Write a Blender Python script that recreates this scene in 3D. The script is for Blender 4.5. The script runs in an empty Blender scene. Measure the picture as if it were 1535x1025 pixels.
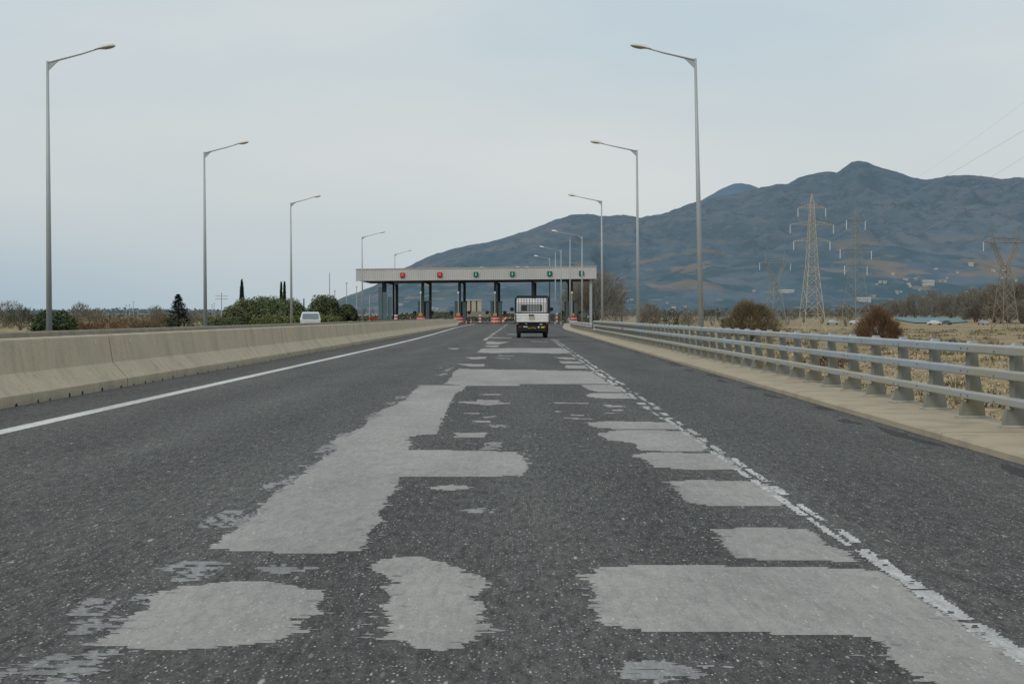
import bpy, bmesh, math, random
from mathutils import Vector, Matrix, noise
R = random.Random(7)
C = bpy.context.scene.collection
sc = bpy.context.scene
F, CX, CY, CH = 1900.0, 778.0, 474.0, 1.25      # focal length, vanishing point, camera height

def W(px, Y): return (px - CX) / F * Y
def ZP(py, Y): return CH - (py - CY) / F * Y
def GP(px, py):                                  # a point of the road surface
    Y = CH * F / (py - CY); return (W(px, Y), Y)
def sm(t):
    t = max(0., min(1., t)); return t * t * (3 - 2 * t)
def s2l(c):
    return tuple(((v / 255) / 12.92 if v / 255 <= .04045 else ((v / 255 + .055) / 1.055) ** 2.4) for v in c)

# ------------------------------------------------------------------ materials
def nt(name):
    m = bpy.data.materials.new(name); m.use_nodes = True
    n = m.node_tree; b = n.nodes['Principled BSDF']
    return m, n, b
def mat(name, c1, c2=None, scale=3.0, rough=.8, metal=0., bump=0., bscale=40., detail=4., stretch=(1, 1, 1), spec=.3,
        island=0., emit=0., contrast=.5, c3=None, scale3=.4):
    m, n, b = nt(name); L = n.links
    b.inputs['Roughness'].default_value = rough; b.inputs['Metallic'].default_value = metal
    b.inputs['Specular IOR Level'].default_value = spec
    b.inputs['Base Color'].default_value = (*c1, 1)
    g = n.nodes.new('ShaderNodeNewGeometry')
    mp = n.nodes.new('ShaderNodeMapping'); mp.inputs['Scale'].default_value = stretch
    L.new(g.outputs['Position'], mp.inputs['Vector'])
    col = None
    if c2:
        t = n.nodes.new('ShaderNodeTexNoise'); t.inputs['Scale'].default_value = scale; t.inputs['Detail'].default_value = detail
        L.new(mp.outputs['Vector'], t.inputs['Vector'])
        r = n.nodes.new('ShaderNodeMapRange'); r.inputs['From Min'].default_value = .5 - contrast / 2; r.inputs['From Max'].default_value = .5 + contrast / 2
        L.new(t.outputs['Fac'], r.inputs['Value'])
        x = n.nodes.new('ShaderNodeMix'); x.data_type = 'RGBA'
        x.inputs[6].default_value = (*c1, 1); x.inputs[7].default_value = (*c2, 1)
        L.new(r.outputs['Result'], x.inputs[0]); col = x.outputs[2]
    if c3:
        t = n.nodes.new('ShaderNodeTexNoise'); t.inputs['Scale'].default_value = scale3; t.inputs['Detail'].default_value = 6
        L.new(mp.outputs['Vector'], t.inputs['Vector'])
        r = n.nodes.new('ShaderNodeMapRange'); r.inputs['From Min'].default_value = .48; r.inputs['From Max'].default_value = .68
        L.new(t.outputs['Fac'], r.inputs['Value'])
        x = n.nodes.new('ShaderNodeMix'); x.data_type = 'RGBA'
        x.inputs[7].default_value = (*c3, 1)
        L.new(r.outputs['Result'], x.inputs[0])
        if col: L.new(col, x.inputs[6])
        else: x.inputs[6].default_value = (*c1, 1)
        col = x.outputs[2]
    if island:
        h = n.nodes.new('ShaderNodeHueSaturation')
        r = n.nodes.new('ShaderNodeMapRange'); r.inputs['To Min'].default_value = 1 - island; r.inputs['To Max'].default_value = 1 + island
        L.new(g.outputs['Random Per Island'], r.inputs['Value']); L.new(r.outputs['Result'], h.inputs['Value'])
        if col: L.new(col, h.inputs['Color'])
        else: h.inputs['Color'].default_value = (*c1, 1)
        col = h.outputs['Color']
    if col: L.new(col, b.inputs['Base Color'])
    if bump:
        t = n.nodes.new('ShaderNodeTexNoise'); t.inputs['Scale'].default_value = bscale; t.inputs['Detail'].default_value = 3
        L.new(mp.outputs['Vector'], t.inputs['Vector'])
        u = n.nodes.new('ShaderNodeBump'); u.inputs['Strength'].default_value = bump; u.inputs['Distance'].default_value = .02
        L.new(t.outputs['Fac'], u.inputs['Height']); L.new(u.outputs['Normal'], b.inputs['Normal'])
    if emit:
        b.inputs['Emission Color'].default_value = (*c1, 1); b.inputs['Emission Strength'].default_value = emit
    return m

def road_mat(name, base, var, stone, stone_amt, patch=False):
    """bituminous surface: fine matrix, pale stones of several sizes, wheel-worn mottling"""
    m, n, b = nt(name); L = n.links
    b.inputs['Roughness'].default_value = .88; b.inputs['Specular IOR Level'].default_value = .18
    g = n.nodes.new('ShaderNodeNewGeometry')
    def mapping(s, rot=0):
        mp = n.nodes.new('ShaderNodeMapping'); mp.inputs['Scale'].default_value = s; mp.inputs['Rotation'].default_value = (0, 0, rot)
        L.new(g.outputs['Position'], mp.inputs['Vector']); return mp.outputs['Vector']
    def noise_(s, scale, det=3):
        t = n.nodes.new('ShaderNodeTexNoise'); t.inputs['Scale'].default_value = scale; t.inputs['Detail'].default_value = det
        L.new(mapping(s), t.inputs['Vector']); return t.outputs['Fac']
    def rng(v, a, c, d, e):
        r = n.nodes.new('ShaderNodeMapRange'); L.new(v, r.inputs['Value'])
        for k, q in zip(('From Min', 'From Max', 'To Min', 'To Max'), (a, c, d, e)): r.inputs[k].default_value = q
        return r.outputs['Result']
    def mix(f, a, c):
        x = n.nodes.new('ShaderNodeMix'); x.data_type = 'RGBA'
        if hasattr(f, 'links') or not isinstance(f, float): L.new(f, x.inputs[0])
        else: x.inputs[0].default_value = f
        for i, q in ((6, a), (7, c)):
            if isinstance(q, tuple): x.inputs[i].default_value = (*q, 1)
            else: L.new(q, x.inputs[i])
        return x.outputs[2]
    def math_(op, a, c):
        x = n.nodes.new('ShaderNodeMath'); x.operation = op
        for i, q in enumerate((a, c)):
            if isinstance(q, float): x.inputs[i].default_value = q
            else: L.new(q, x.inputs[i])
        return x.outputs[0]
    big = noise_((1.2, .18, 1), 1.0, 5)
    mid = noise_((1, .5, 1), 7, 4)
    fine = noise_((1, .45, 1), 38, 3)
    vf = noise_((1, .4, 1), 110, 2)
    far = noise_((1, .24, 1), 22, 3)
    v = math_('ADD', math_('MULTIPLY', big, .4), math_('MULTIPLY', mid, .22 if not patch else .12))
    v = math_('ADD', v, math_('MULTIPLY', fine, .5)); v = math_('ADD', v, math_('MULTIPLY', vf, .6)); v = math_('ADD', v, math_('MULTIPLY', far, .75))
    col = mix(rng(v, .92, 1.55, 0, 1), tuple(x * (1 - var) for x in base), tuple(x * (1 + var) for x in base))
    if not patch:
        sx = n.nodes.new('ShaderNodeSeparateXYZ'); L.new(g.outputs['Position'], sx.inputs[0])
        xw = math_('ADD', sx.outputs[0], math_('MULTIPLY', noise_((.3, .05, 1), 1, 2), .8))
        wv = math_('SINE', math_('MULTIPLY', xw, 3.5), 0.0)
        tone = rng(wv, -1, 1, .90, 1.08)
        lft = rng(sx.outputs[0], -2.6, -1.4, 1.06, .96)
        tone = math_('MULTIPLY', tone, lft)
        oil = rng(noise_((1.0, .35, 1), 1.6, 5), .58, .72, 1, .78)
        tone = math_('MULTIPLY', tone, oil)
        vs_ = n.nodes.new('ShaderNodeVectorMath'); vs_.operation = 'SCALE'; L.new(col, vs_.inputs[0]); L.new(tone, vs_.inputs['Scale']); col = vs_.outputs[0]
    if patch:
        tone = math_('MULTIPLY', rng(noise_((.9, .3, 1), 1.3, 5), .35, .68, 1.08, .84), rng(noise_((2.5, 1.2, 1), 3, 6), .5, .75, 1.0, .86))
        vs_ = n.nodes.new('ShaderNodeVectorMath'); vs_.operation = 'SCALE'; L.new(col, vs_.inputs[0]); L.new(tone, vs_.inputs['Scale']); col = vs_.outputs[0]
    # pale stones of several sizes
    for sc_, lim, amt, st in ((62, .32, 1.0, .55), (24, .13, .9, .4), (115, .34, .7, .55), (34, .27, .85, .3), (17, .16, .75, .24)):
        vo = n.nodes.new('ShaderNodeTexVoronoi'); vo.inputs['Scale'].default_value = sc_
        L.new(mapping((1, st, 1), .3 if sc_ == 34 else 0), vo.inputs['Vector'])
        sp = n.nodes.new('ShaderNodeSeparateColor'); L.new(vo.outputs['Color'], sp.inputs['Color'])
        pick = rng(sp.outputs[0], 1 - lim, 1 - lim + .12, 0, 1)
        small = sc_ in (24, 34, 17)
        core = rng(vo.outputs['Distance'], .1 if small else .16, .22 if small else .36, 1, 0)
        f = math_('MULTIPLY', math_('MULTIPLY', pick, core), stone_amt * amt)
        tint = rng(sp.outputs[1], 0, 1, .5, 1.2)
        cc = n.nodes.new('ShaderNodeMix'); cc.data_type = 'RGBA'; cc.inputs[6].default_value = (0, 0, 0, 1); cc.inputs[7].default_value = (*stone, 1)
        L.new(tint, cc.inputs[0]); cc.clamp_factor = False
        col = mix(f, col, cc.outputs[2])
    # dark pits
    for sc_, st, amt in ((48, .5, .7), (30, .15, .5)):
        vo = n.nodes.new('ShaderNodeTexVoronoi'); vo.inputs['Scale'].default_value = sc_; L.new(mapping((1, st, 1)), vo.inputs['Vector'])
        sp = n.nodes.new('ShaderNodeSeparateColor'); L.new(vo.outputs['Color'], sp.inputs['Color'])
        f = math_('MULTIPLY', math_('MULTIPLY', rng(sp.outputs[2], .6, .8, 0, 1), rng(vo.outputs['Distance'], .15, .45, 1, 0)), amt if not patch else amt * .4)
        col = mix(f, col, tuple(x * .42 for x in base))
    L.new(col, b.inputs['Base Color'])
    u = n.nodes.new('ShaderNodeBump'); u.inputs['Strength'].default_value = .5 if not patch else .3; u.inputs['Distance'].default_value = .01
    L.new(math_('ADD', fine, vf), u.inputs['Height']); L.new(u.outputs['Normal'], b.inputs['Normal'])
    return m

M = {}
M['asphalt'] = road_mat('asphalt', (.074, .0755, .071), .68, (.44, .44, .41), .9)
M['asphalt_dark'] = road_mat('asphalt_dark', (.044, .044, .044), .4, (.16, .16, .16), .5)
M['patch'] = road_mat('patch', (.292, .289, .268), .2, (.5, .5, .47), .6, True)
M['patch_blue'] = road_mat('patch_blue', (.235, .238, .235), .3, (.45, .46, .46), .6, True)
M['paint'] = road_mat('paint', (.54, .545, .52), .3, (.7, .7, .68), .3, True)
M['paint_worn'] = road_mat('paint_worn', (.41, .415, .40), .42, (.62, .62, .6), .6, True)
M['concrete'] = mat('concrete', (.49, .42, .305), (.42, .36, .262), 1.6, .9, bump=.25, bscale=60, spec=.2, stretch=(1, 1, .5), c3=(.40, .355, .265), scale3=.8, contrast=.7)
m_c = M['concrete']; nn_ = m_c.node_tree; bs = nn_.nodes['Principled BSDF']; src = bs.inputs['Base Color'].links[0].from_socket
gg = nn_.nodes.new('ShaderNodeNewGeometry')
def cn(scale, mscale, a, b_, c_, d_, det=5):
    mp_ = nn_.nodes.new('ShaderNodeMapping'); mp_.inputs['Scale'].default_value = mscale; nn_.links.new(gg.outputs['Position'], mp_.inputs['Vector'])
    t_ = nn_.nodes.new('ShaderNodeTexNoise'); t_.inputs['Scale'].default_value = scale; t_.inputs['Detail'].default_value = det; nn_.links.new(mp_.outputs['Vector'], t_.inputs['Vector'])
    r_ = nn_.nodes.new('ShaderNodeMapRange'); nn_.links.new(t_.outputs['Fac'], r_.inputs['Value'])
    for k_, q_ in zip(('From Min', 'From Max', 'To Min', 'To Max'), (a, b_, c_, d_)): r_.inputs[k_].default_value = q_
    return r_.outputs['Result']
fac = [cn(3.5, (1, 1, .12), .5, .72, 1.03, .86), cn(26, (1, .6, 1), .3, .7, .93, 1.06), cn(70, (1, .4, 1), .62, .74, 1, .6, 2), cn(9, (1, .5, .25), .6, .75, 1, .8)]
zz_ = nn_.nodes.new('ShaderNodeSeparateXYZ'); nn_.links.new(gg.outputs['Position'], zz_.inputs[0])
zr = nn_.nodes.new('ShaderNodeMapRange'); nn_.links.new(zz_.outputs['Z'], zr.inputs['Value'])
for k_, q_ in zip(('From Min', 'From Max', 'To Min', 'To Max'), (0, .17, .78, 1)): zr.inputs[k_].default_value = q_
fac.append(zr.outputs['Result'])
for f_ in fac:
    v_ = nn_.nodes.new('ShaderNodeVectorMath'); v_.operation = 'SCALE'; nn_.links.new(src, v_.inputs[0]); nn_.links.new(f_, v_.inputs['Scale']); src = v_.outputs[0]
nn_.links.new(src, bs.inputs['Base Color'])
M['concrete_old'] = mat('concrete_old', (.30, .275, .215), (.2, .18, .14), 2.5, .9, bump=.3, bscale=50, spec=.2)
M['kerb'] = mat('kerb', (.40, .34, .245), (.32, .275, .2), 1.1, .9, bump=.2, bscale=70, spec=.2, c3=(.29, .25, .185), scale3=2.2, contrast=.7)
M['black_gap'] = mat('black_gap', (.02, .019, .017), rough=.95)
M['galv'] = mat('galv', (.40, .44, .47), (.33, .365, .39), 5, .5, metal=.35, bump=.04, bscale=25, spec=.4, c3=(.40, .365, .26), scale3=.55)
M['galv_tan'] = mat('galv_tan', (.40, .375, .28), (.36, .37, .34), 4, .55, metal=.3, bump=.05, bscale=25, c3=(.37, .39, .39), scale3=.5)
M['post'] = mat('post', (.25, .255, .225), (.19, .195, .165), 6, .65, metal=.2, bump=.1, bscale=50, c3=(.22, .2, .13), scale3=3)
M['plate'] = mat('plate', (.42, .42, .36), (.28, .26, .2), 8, .7)
M['bolt'] = mat('bolt', (.2, .2, .19), rough=.5, metal=.5)
M['pole'] = mat('pole', (.40, .43, .43), (.33, .36, .36), 1.2, .55, metal=.25, spec=.35, contrast=.8)
M['lamp_top'] = mat('lamp_top', (.72, .71, .66), (.6, .6, .56), 3, .5)
M['lamp_lens'] = mat('lamp_lens', (.4, .4, .36), rough=.25)
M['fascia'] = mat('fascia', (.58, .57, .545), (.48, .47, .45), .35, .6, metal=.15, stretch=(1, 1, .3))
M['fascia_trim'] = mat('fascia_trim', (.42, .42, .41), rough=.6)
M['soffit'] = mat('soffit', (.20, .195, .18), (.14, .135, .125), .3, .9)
M['beam'] = mat('beam', (.045, .05, .05), rough=.7)
M['column'] = mat('column', (.045, .062, .066), (.06, .078, .08), .8, .6, metal=.2)
M['booth'] = mat('booth', (.075, .105, .107), (.1, .125, .125), 1.2, .5, metal=.2)
M['booth_glass'] = mat('booth_glass', (.05, .075, .085), rough=.08, spec=.6)
M['smoky_glass'] = mat('smoky_glass', (.11, .16, .175), (.075, .12, .13), .6, .25, spec=.5)
M['red'] = mat('red', (.5, .045, .03), (.42, .06, .04), 4, .55)
M['orange'] = mat('orange', (.62, .12, .035), (.5, .1, .04), 4, .6)
M['white'] = mat('white', (.68, .66, .62), (.52, .5, .46), 3, .6)
M['yellow'] = mat('yellow', (.5, .33, .05), (.4, .28, .06), 5, .5)
M['black'] = mat('black', (.014, .015, .017), rough=.55)
M['rubber'] = mat('rubber', (.018, .018, .019), (.03, .03, .03), 8, .9)
M['truck_white'] = mat('truck_white', (.80, .795, .775), (.62, .605, .57), 3.2, .45, contrast=.8, spec=.4, bump=.03, bscale=12)
M['truck_dirt'] = mat('truck_dirt', (.36, .34, .24), (.45, .43, .34), 9, .8)
M['window'] = mat('window', (.022, .026, .03), rough=.08, spec=.6)
M['windscreen'] = mat('windscreen', (.16, .22, .235), (.12, .17, .18), 2, .12, spec=.6)
M['tail_red'] = mat('tail_red', (.22, .035, .025), rough=.3)
M['plate_yellow'] = mat('plate_yellow', (.55, .42, .05), rough=.5)
M['sig_red'] = mat('sig_red', (.75, .07, .04), emit=.4)
M['sig_red_bg'] = mat('sig_red_bg', (.16, .015, .012), rough=.5)
M['sig_green'] = mat('sig_green', (.10, .50, .35), emit=.35)
M['sig_green_bg'] = mat('sig_green_bg', (.008, .085, .055), rough=.5)
M['pylon'] = mat('pylon', (.47, .43, .32), (.40, .365, .275), .4, .7)
M['pylon_far'] = mat('pylon_far', (.25, .255, .235), rough=.8)
M['pylon_rust'] = mat('pylon_rust', (.22, .19, .15), rough=.8)
M['insulator'] = mat('insulator', (.6, .66, .68), rough=.4)
M['cable'] = mat('cable', (.62, .635, .64), rough=.7)
M['twig'] = mat('twig', (.225, .195, .15), (.17, .15, .115), .5, .95, island=.35, spec=.1)
M['twig_grey'] = mat('twig_grey', (.19, .172, .145), (.22, .196, .15), .12, .95, island=.35, spec=.1)
M['twig_olive'] = mat('twig_olive', (.19, .15, .085), (.15, .125, .08), .6, .95, island=.4, spec=.1)
M['twig_rust'] = mat('twig_rust', (.19, .112, .065), (.155, .105, .068), .6, .95, island=.45, spec=.1)
M['weed'] = mat('weed', (.2, .155, .085), (.125, .12, .065), .15, .95, island=.4, spec=.1)
M['twig_brown'] = mat('twig_brown', (.1, .06, .04), (.14, .085, .05), 1, .95, island=.4, spec=.1)
M['bark'] = mat('bark', (.12, .105, .085), rough=.95)
M['pine'] = mat('pine', (.125, .145, .07), (.075, .1, .05), .5, .9, island=.45, spec=.15)
M['pine_light'] = mat('pine_light', (.15, .165, .06), (.1, .12, .045), 1.0, .9, island=.4, spec=.15)
M['spruce'] = mat('spruce', (.018, .034, .028), (.028, .046, .034), 1.5, .9, island=.45, spec=.15)
M['juniper'] = mat('juniper', (.05, .07, .038), (.07, .09, .042), 1.2, .9, island=.45, spec=.15)
M['shrub'] = mat('shrub', (.085, .085, .055), (.06, .065, .045), .8, .95, island=.4)
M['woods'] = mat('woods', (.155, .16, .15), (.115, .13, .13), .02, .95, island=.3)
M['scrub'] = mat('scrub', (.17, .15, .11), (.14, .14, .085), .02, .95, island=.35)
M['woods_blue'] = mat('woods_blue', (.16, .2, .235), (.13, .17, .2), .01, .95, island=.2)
M['wall'] = mat('wall', (.47, .47, .455), (.38, .38, .37), .2, .9)
M['wall_beige'] = mat('wall_beige', (.46, .41, .32), (.4, .35, .27), .6, .9)
M['roof'] = mat('roof', (.32, .22, .18), (.4, .38, .36), .05, .9)
M['pond'] = mat('pond', (.125, .215, .225), (.16, .25, .25), .05, .8, spec=.05, stretch=(1, .15, 1))
M['tuft'] = mat('tuft', (.41, .325, .2), (.33, .25, .15), .35, .95, island=.35, spec=.1)
M['car_grey'] = mat('car_grey', (.3, .33, .34), rough=.35, metal=.3)
M['car_white'] = mat('car_white', (.56, .57, .57), rough=.35)
M['car_dark'] = mat('car_dark', (.08, .1, .12), rough=.3)

# ------------------------------------------------------------------ mesh builder
class MB:
    def __init__(s): s.v = []; s.f = []; s.m = []
    def add(s, vs, fs, mi=0):
        o = len(s.v); s.v += [tuple(p) for p in vs]
        for f in fs: s.f.append(tuple(i + o for i in f)); s.m.append(mi)
    def box(s, x0, x1, y0, y1, z0, z1, mi=0, bev=0):
        vs = [(x, y, z) for z in (z0, z1) for (x, y) in ((x0, y0), (x1, y0), (x1, y1), (x0, y1))]
        s.add(vs, [(3, 2, 1, 0), (4, 5, 6, 7), (0, 1, 5, 4), (1, 2, 6, 5), (2, 3, 7, 6), (3, 0, 4, 7)], mi)
    def bar(s, p, q, w, mi=0, w2=None):
        p = Vector(p); q = Vector(q); d = (q - p).normalized()
        a = d.orthogonal().normalized(); c = d.cross(a); w2 = w if w2 is None else w2
        vs = [p + (a * i + c * j) * w / 2 for i, j in ((-1, -1), (1, -1), (1, 1), (-1, 1))] + [q + (a * i + c * j) * w2 / 2 for i, j in ((-1, -1), (1, -1), (1, 1), (-1, 1))]
        s.add(vs, [(3, 2, 1, 0), (4, 5, 6, 7), (0, 1, 5, 4), (1, 2, 6, 5), (2, 3, 7, 6), (3, 0, 4, 7)], mi)
    def tube(s, pts, rad, n=8, mi=0, cap=True):
        o = len(s.v); k = len(pts); pts = [Vector(p) for p in pts]
        if not hasattr(rad, '__len__'): rad = [rad] * k
        ref = None
        for i, p in enumerate(pts):
            d = (pts[min(i + 1, k - 1)] - pts[max(i - 1, 0)]).normalized()
            a = d.orthogonal().normalized() if ref is None else (ref - d * ref.dot(d)).normalized()
            ref = a; c = d.cross(a)
            for j in range(n):
                t = 2 * math.pi * j / n; s.v.append(tuple(p + (a * math.cos(t) + c * math.sin(t)) * rad[i]))
        for i in range(k - 1):
            for j in range(n):
                s.f.append((o + i * n + j, o + i * n + (j + 1) % n, o + (i + 1) * n + (j + 1) % n, o + (i + 1) * n + j)); s.m.append(mi)
        if cap:
            s.f.append(tuple(o + j for j in reversed(range(n)))); s.m.append(mi)
            s.f.append(tuple(o + (k - 1) * n + j for j in range(n))); s.m.append(mi)
    def lathe(s, prof, c, n=16, mi=0, axis='z'):
        o = len(s.v); k = len(prof)
        for r, h in prof:
            for j in range(n):
                t = 2 * math.pi * j / n; a, b = r * math.cos(t), r * math.sin(t)
                p = {'z': (a, b, h), 'x': (h, a, b), 'y': (a, h, b)}[axis]
                s.v.append((c[0] + p[0], c[1] + p[1], c[2] + p[2]))
        for i in range(k - 1):
            for j in range(n):
                s.f.append((o + i * n + j, o + i * n + (j + 1) % n, o + (i + 1) * n + (j + 1) % n, o + (i + 1) * n + j)); s.m.append(mi)
        s.f.append(tuple(o + j for j in reversed(range(n)))); s.m.append(mi)
        s.f.append(tuple(o + (k - 1) * n + j for j in range(n))); s.m.append(mi)
    def prism(s, prof, axis, a, b, mi=0):
        """prof: closed 2-D outline; axis 'y': prof is (x,z), 'x': prof is (y,z)"""
        k = len(prof)
        f = (lambda p, t: (p[0], t, p[1])) if axis == 'y' else ((lambda p, t: (t, p[0], p[1])) if axis == 'x' else (lambda p, t: (p[0], p[1], t)))
        s.add([f(p, a) for p in prof] + [f(p, b) for p in prof],
              [tuple(range(k))[::-1], tuple(range(k, 2 * k))] + [(i, (i + 1) % k, k + (i + 1) % k, k + i) for i in range(k)], mi)
    def build(s, name, mats, parent=None, smooth=False, loc=None, bevel=0, sub=0):
        me = bpy.data.meshes.new(name); me.from_pydata(s.v, [], s.f)
        for m in (mats if isinstance(mats, (list, tuple)) else [mats]): me.materials.append(M[m] if isinstance(m, str) else m)
        me.polygons.foreach_set('material_index', s.m)
        me.update()
        if len(s.f) < 20000:
            bm = bmesh.new(); bm.from_mesh(me); bmesh.ops.recalc_face_normals(bm, faces=bm.faces)
            if bevel:
                bmesh.ops.bevel(bm, geom=[e for e in bm.edges if e.is_manifold and e.calc_face_angle(0) > .5], offset=bevel, segments=2, affect='EDGES', profile=.5)
            bm.to_mesh(me); bm.free()
        if smooth: me.polygons.foreach_set('use_smooth', [True] * len(me.polygons)); me.update()
        o = bpy.data.objects.new(name, me); C.objects.link(o)
        if parent: o.parent = parent
        if loc: o.location = loc
        return o
def tag(o, label=None, cat=None, group=None, kind=None):
    for k, v in (('label', label), ('category', cat), ('group', group), ('kind', kind)):
        if v: o[k] = v
    return o
def thing(name, label, cat, loc=(0, 0, 0), rz=0, group=None):
    o = bpy.data.objects.new(name, None); C.objects.link(o); o.location = loc; o.rotation_euler = (0, 0, rz)
    o.empty_display_size = .3
    return tag(o, label, cat, group)
def struct(name, mb, mats, **k): return tag(mb.build(name, mats, **k), kind='structure')
def copy_tree(o, parent=None):
    c = o.copy(); C.objects.link(c)
    if parent: c.parent = parent
    for ch in list(o.children): copy_tree(ch, c)
    return c

# ------------------------------------------------------------------ camera, sky and light
cam = bpy.data.cameras.new('camera'); co = bpy.data.objects.new('camera', cam); C.objects.link(co)
co.location = (0, 0, CH); co.rotation_euler = (math.radians(90), 0, 0)
cam.sensor_width = 36; cam.lens = 36 * F / 1535; cam.clip_end = 30000; cam.clip_start = .1
cam.shift_x = -(CX - 767.5) / 1535; cam.shift_y = -(512.5 - CY) / 1535
sc.camera = co
sc.view_settings.view_transform = 'Standard'; sc.view_settings.look = 'None'; sc.view_settings.exposure = 0
sc.render.engine = 'CYCLES'
sc.cycles.max_bounces = 5

SUN_EL, SUN_AZ = math.radians(42), math.radians(215)      # high cloud, sun behind-left
w = bpy.data.worlds.new('World'); sc.world = w; w.use_nodes = True
n = w.node_tree; L = n.links; bg = n.nodes['Background']
sky = n.nodes.new('ShaderNodeTexSky'); sky.sky_type = 'NISHITA'; sky.sun_disc = False
sky.sun_elevation = SUN_EL; sky.sun_rotation = SUN_AZ; sky.dust_density = 3
tc = n.nodes.new('ShaderNodeTexCoord'); sep = n.nodes.new('ShaderNodeSeparateXYZ'); L.new(tc.outputs['Generated'], sep.inputs[0])
def wr(v, a, b_, c, d, smooth=True):
    r = n.nodes.new('ShaderNodeMapRange'); L.new(v, r.inputs['Value'])
    if smooth: r.interpolation_type = 'SMOOTHSTEP'
    for k, q in zip(('From Min', 'From Max', 'To Min', 'To Max'), (a, b_, c, d)): r.inputs[k].default_value = q
    return r.outputs['Result']
def wmix(f, a, b_):
    x = n.nodes.new('ShaderNodeMix'); x.data_type = 'RGBA'; L.new(f, x.inputs[0]) if not isinstance(f, float) else setattr(x.inputs[0], 'default_value', f)
    for i, q in ((6, a), (7, b_)):
        if isinstance(q, tuple): x.inputs[i].default_value = (*q, 1)
        else: L.new(q, x.inputs[i])
    return x.outputs[2]
def wmath(op, a, b_):
    x = n.nodes.new('ShaderNodeMath'); x.operation = op
    for i, q in enumerate((a, b_)):
        if isinstance(q, float): x.inputs[i].default_value = q
        else: L.new(q, x.inputs[i])
    return x.outputs[0]
mp = n.nodes.new('ShaderNodeMapping'); mp.inputs['Scale'].default_value = (2.0, 2.0, 8); L.new(tc.outputs['Generated'], mp.inputs['Vector'])
nz = n.nodes.new('ShaderNodeTexNoise'); nz.inputs['Scale'].default_value = 1.5; nz.inputs['Detail'].default_value = 5; nz.inputs['Roughness'].default_value = .45; L.new(mp.outputs['Vector'], nz.inputs['Vector'])
cl = wr(nz.outputs['Fac'], .3, .7, 0, 1)
pale = wmix(cl, s2l((204, 212, 214)), s2l((214, 218, 218)))
upper = wmix(cl, s2l((193, 209, 217)), s2l((209, 217, 219)))
cloud = wmix(wr(sep.outputs['Z'], .10, .25, 0, 1), pale, upper)
lowblue = s2l((163, 186, 200))
leftness = wr(sep.outputs['X'], -.5, .16, 1, 0)
low = wr(sep.outputs['Z'], -.01, .13, 1, .0)
cloud = wmix(wmath('MULTIPLY', leftness, low), cloud, lowblue)
cloud = wmix(wr(sep.outputs['Z'], .25, .8, 0, 1), cloud, (.82, .88, .93))
sk = n.nodes.new('ShaderNodeVectorMath'); sk.operation = 'SCALE'; sk.inputs['Scale'].default_value = 1.0
L.new(sky.outputs['Color'], sk.inputs[0])
cs = n.nodes.new('ShaderNodeVectorMath'); cs.operation = 'SCALE'; cs.inputs['Scale'].default_value = 10.0; L.new(cloud, cs.inputs[0])
L.new(wmix(.94, sk.outputs[0], cs.outputs[0]), bg.inputs['Color']); bg.inputs['Strength'].default_value = .1
sun = bpy.data.lights.new('sun', 'SUN'); sun.energy = 1.0; sun.angle = math.radians(22); sun.color = (1, .95, .88)
so = bpy.data.objects.new('sun', sun); C.objects.link(so)
d = Vector((math.sin(SUN_AZ) * math.cos(SUN_EL), math.cos(SUN_AZ) * math.cos(SUN_EL), math.sin(SUN_EL)))
so.rotation_euler = d.to_track_quat('Z', 'Y').to_euler()

# ------------------------------------------------------------------ the setting: terrain
def kx(y): return 4.24 + 3.0 * sm((y - 110) / 108)             # kerb line, right
def lx(y): return -(5.6 + 1.55 * sm((y - 50) / 120))            # left edge line
def bx(y): return -(6.98 + .45 * sm((y - 55) / 75) + 2.5 * sm((y - 145) / 72))   # barrier face
def edge_r(y): return 5.5 + 10 * sm((y - 120) / 90)
def edge_l(y): return -21.6 - 14 * sm((y - 120) / 90)
def ground_z(x, y):
    er, el = edge_r(y), edge_l(y)
    if el <= x <= er:
        z = -.12
    elif x > er:
        d_ = x - er; z = -.05 - 2.15 * sm(d_ / 8.0) + .10 * noise.noise(Vector((x * .25, y * .25, 0))) * sm(d_ / 3)
    else:
        d_ = el - x; z = -.05 - 1.0 * sm(d_ / 5.0)
    if y > 330: z += (y - 330) * .0046
    return z
xs = [-9000, -5000, -2500, -1200, -600, -300, -160, -100, -70, -50, -42, -36, -30, -26, -24, -22.5, -21.6, -15, -8, 0, 4, 5.5, 5.9, 6.5, 7.2, 8, 9, 10, 11, 12, 13, 14.5, 16, 18, 20, 23, 26, 30, 35, 42, 50, 60, 80, 110, 150, 220, 320, 500, 800, 1400, 2600, 5000, 9000]
ys = [-300, -100, -40, -15] + [i * 3 - 6 for i in range(40)] + [115 + 8 * i for i in range(22)] + [300, 330, 380, 450, 550, 700, 900, 1200, 1600, 2200, 3500, 6000, 9000]
mb = MB()
for y in ys:
    for x in xs: mb.v.append((x, y, ground_z(x, y)))
nx = len(xs)
for j in range(len(ys) - 1):
    for i in range(nx - 1): mb.f.append((j * nx + i, j * nx + i + 1, (j + 1) * nx + i + 1, (j + 1) * nx + i)); mb.m.append(0)
gm, n, b = nt('dry_grass'); L = n.links
b.inputs['Roughness'].default_value = .95; b.inputs['Specular IOR Level'].default_value = .1
g = n.nodes.new('ShaderNodeNewGeometry')
def gnoise(s, scale, det=5):
    mp = n.nodes.new('ShaderNodeMapping'); mp.inputs['Scale'].default_value = s; L.new(g.outputs['Position'], mp.inputs['Vector'])
    t = n.nodes.new('ShaderNodeTexNoise'); t.inputs['Scale'].default_value = scale; t.inputs['Detail'].default_value = det; L.new(mp.outputs['Vector'], t.inputs['Vector'])
    return t.outputs['Fac']
fields = wr(gnoise((.006, .03, 0), 1, 3), .42, .6, 0, 1)
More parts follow.
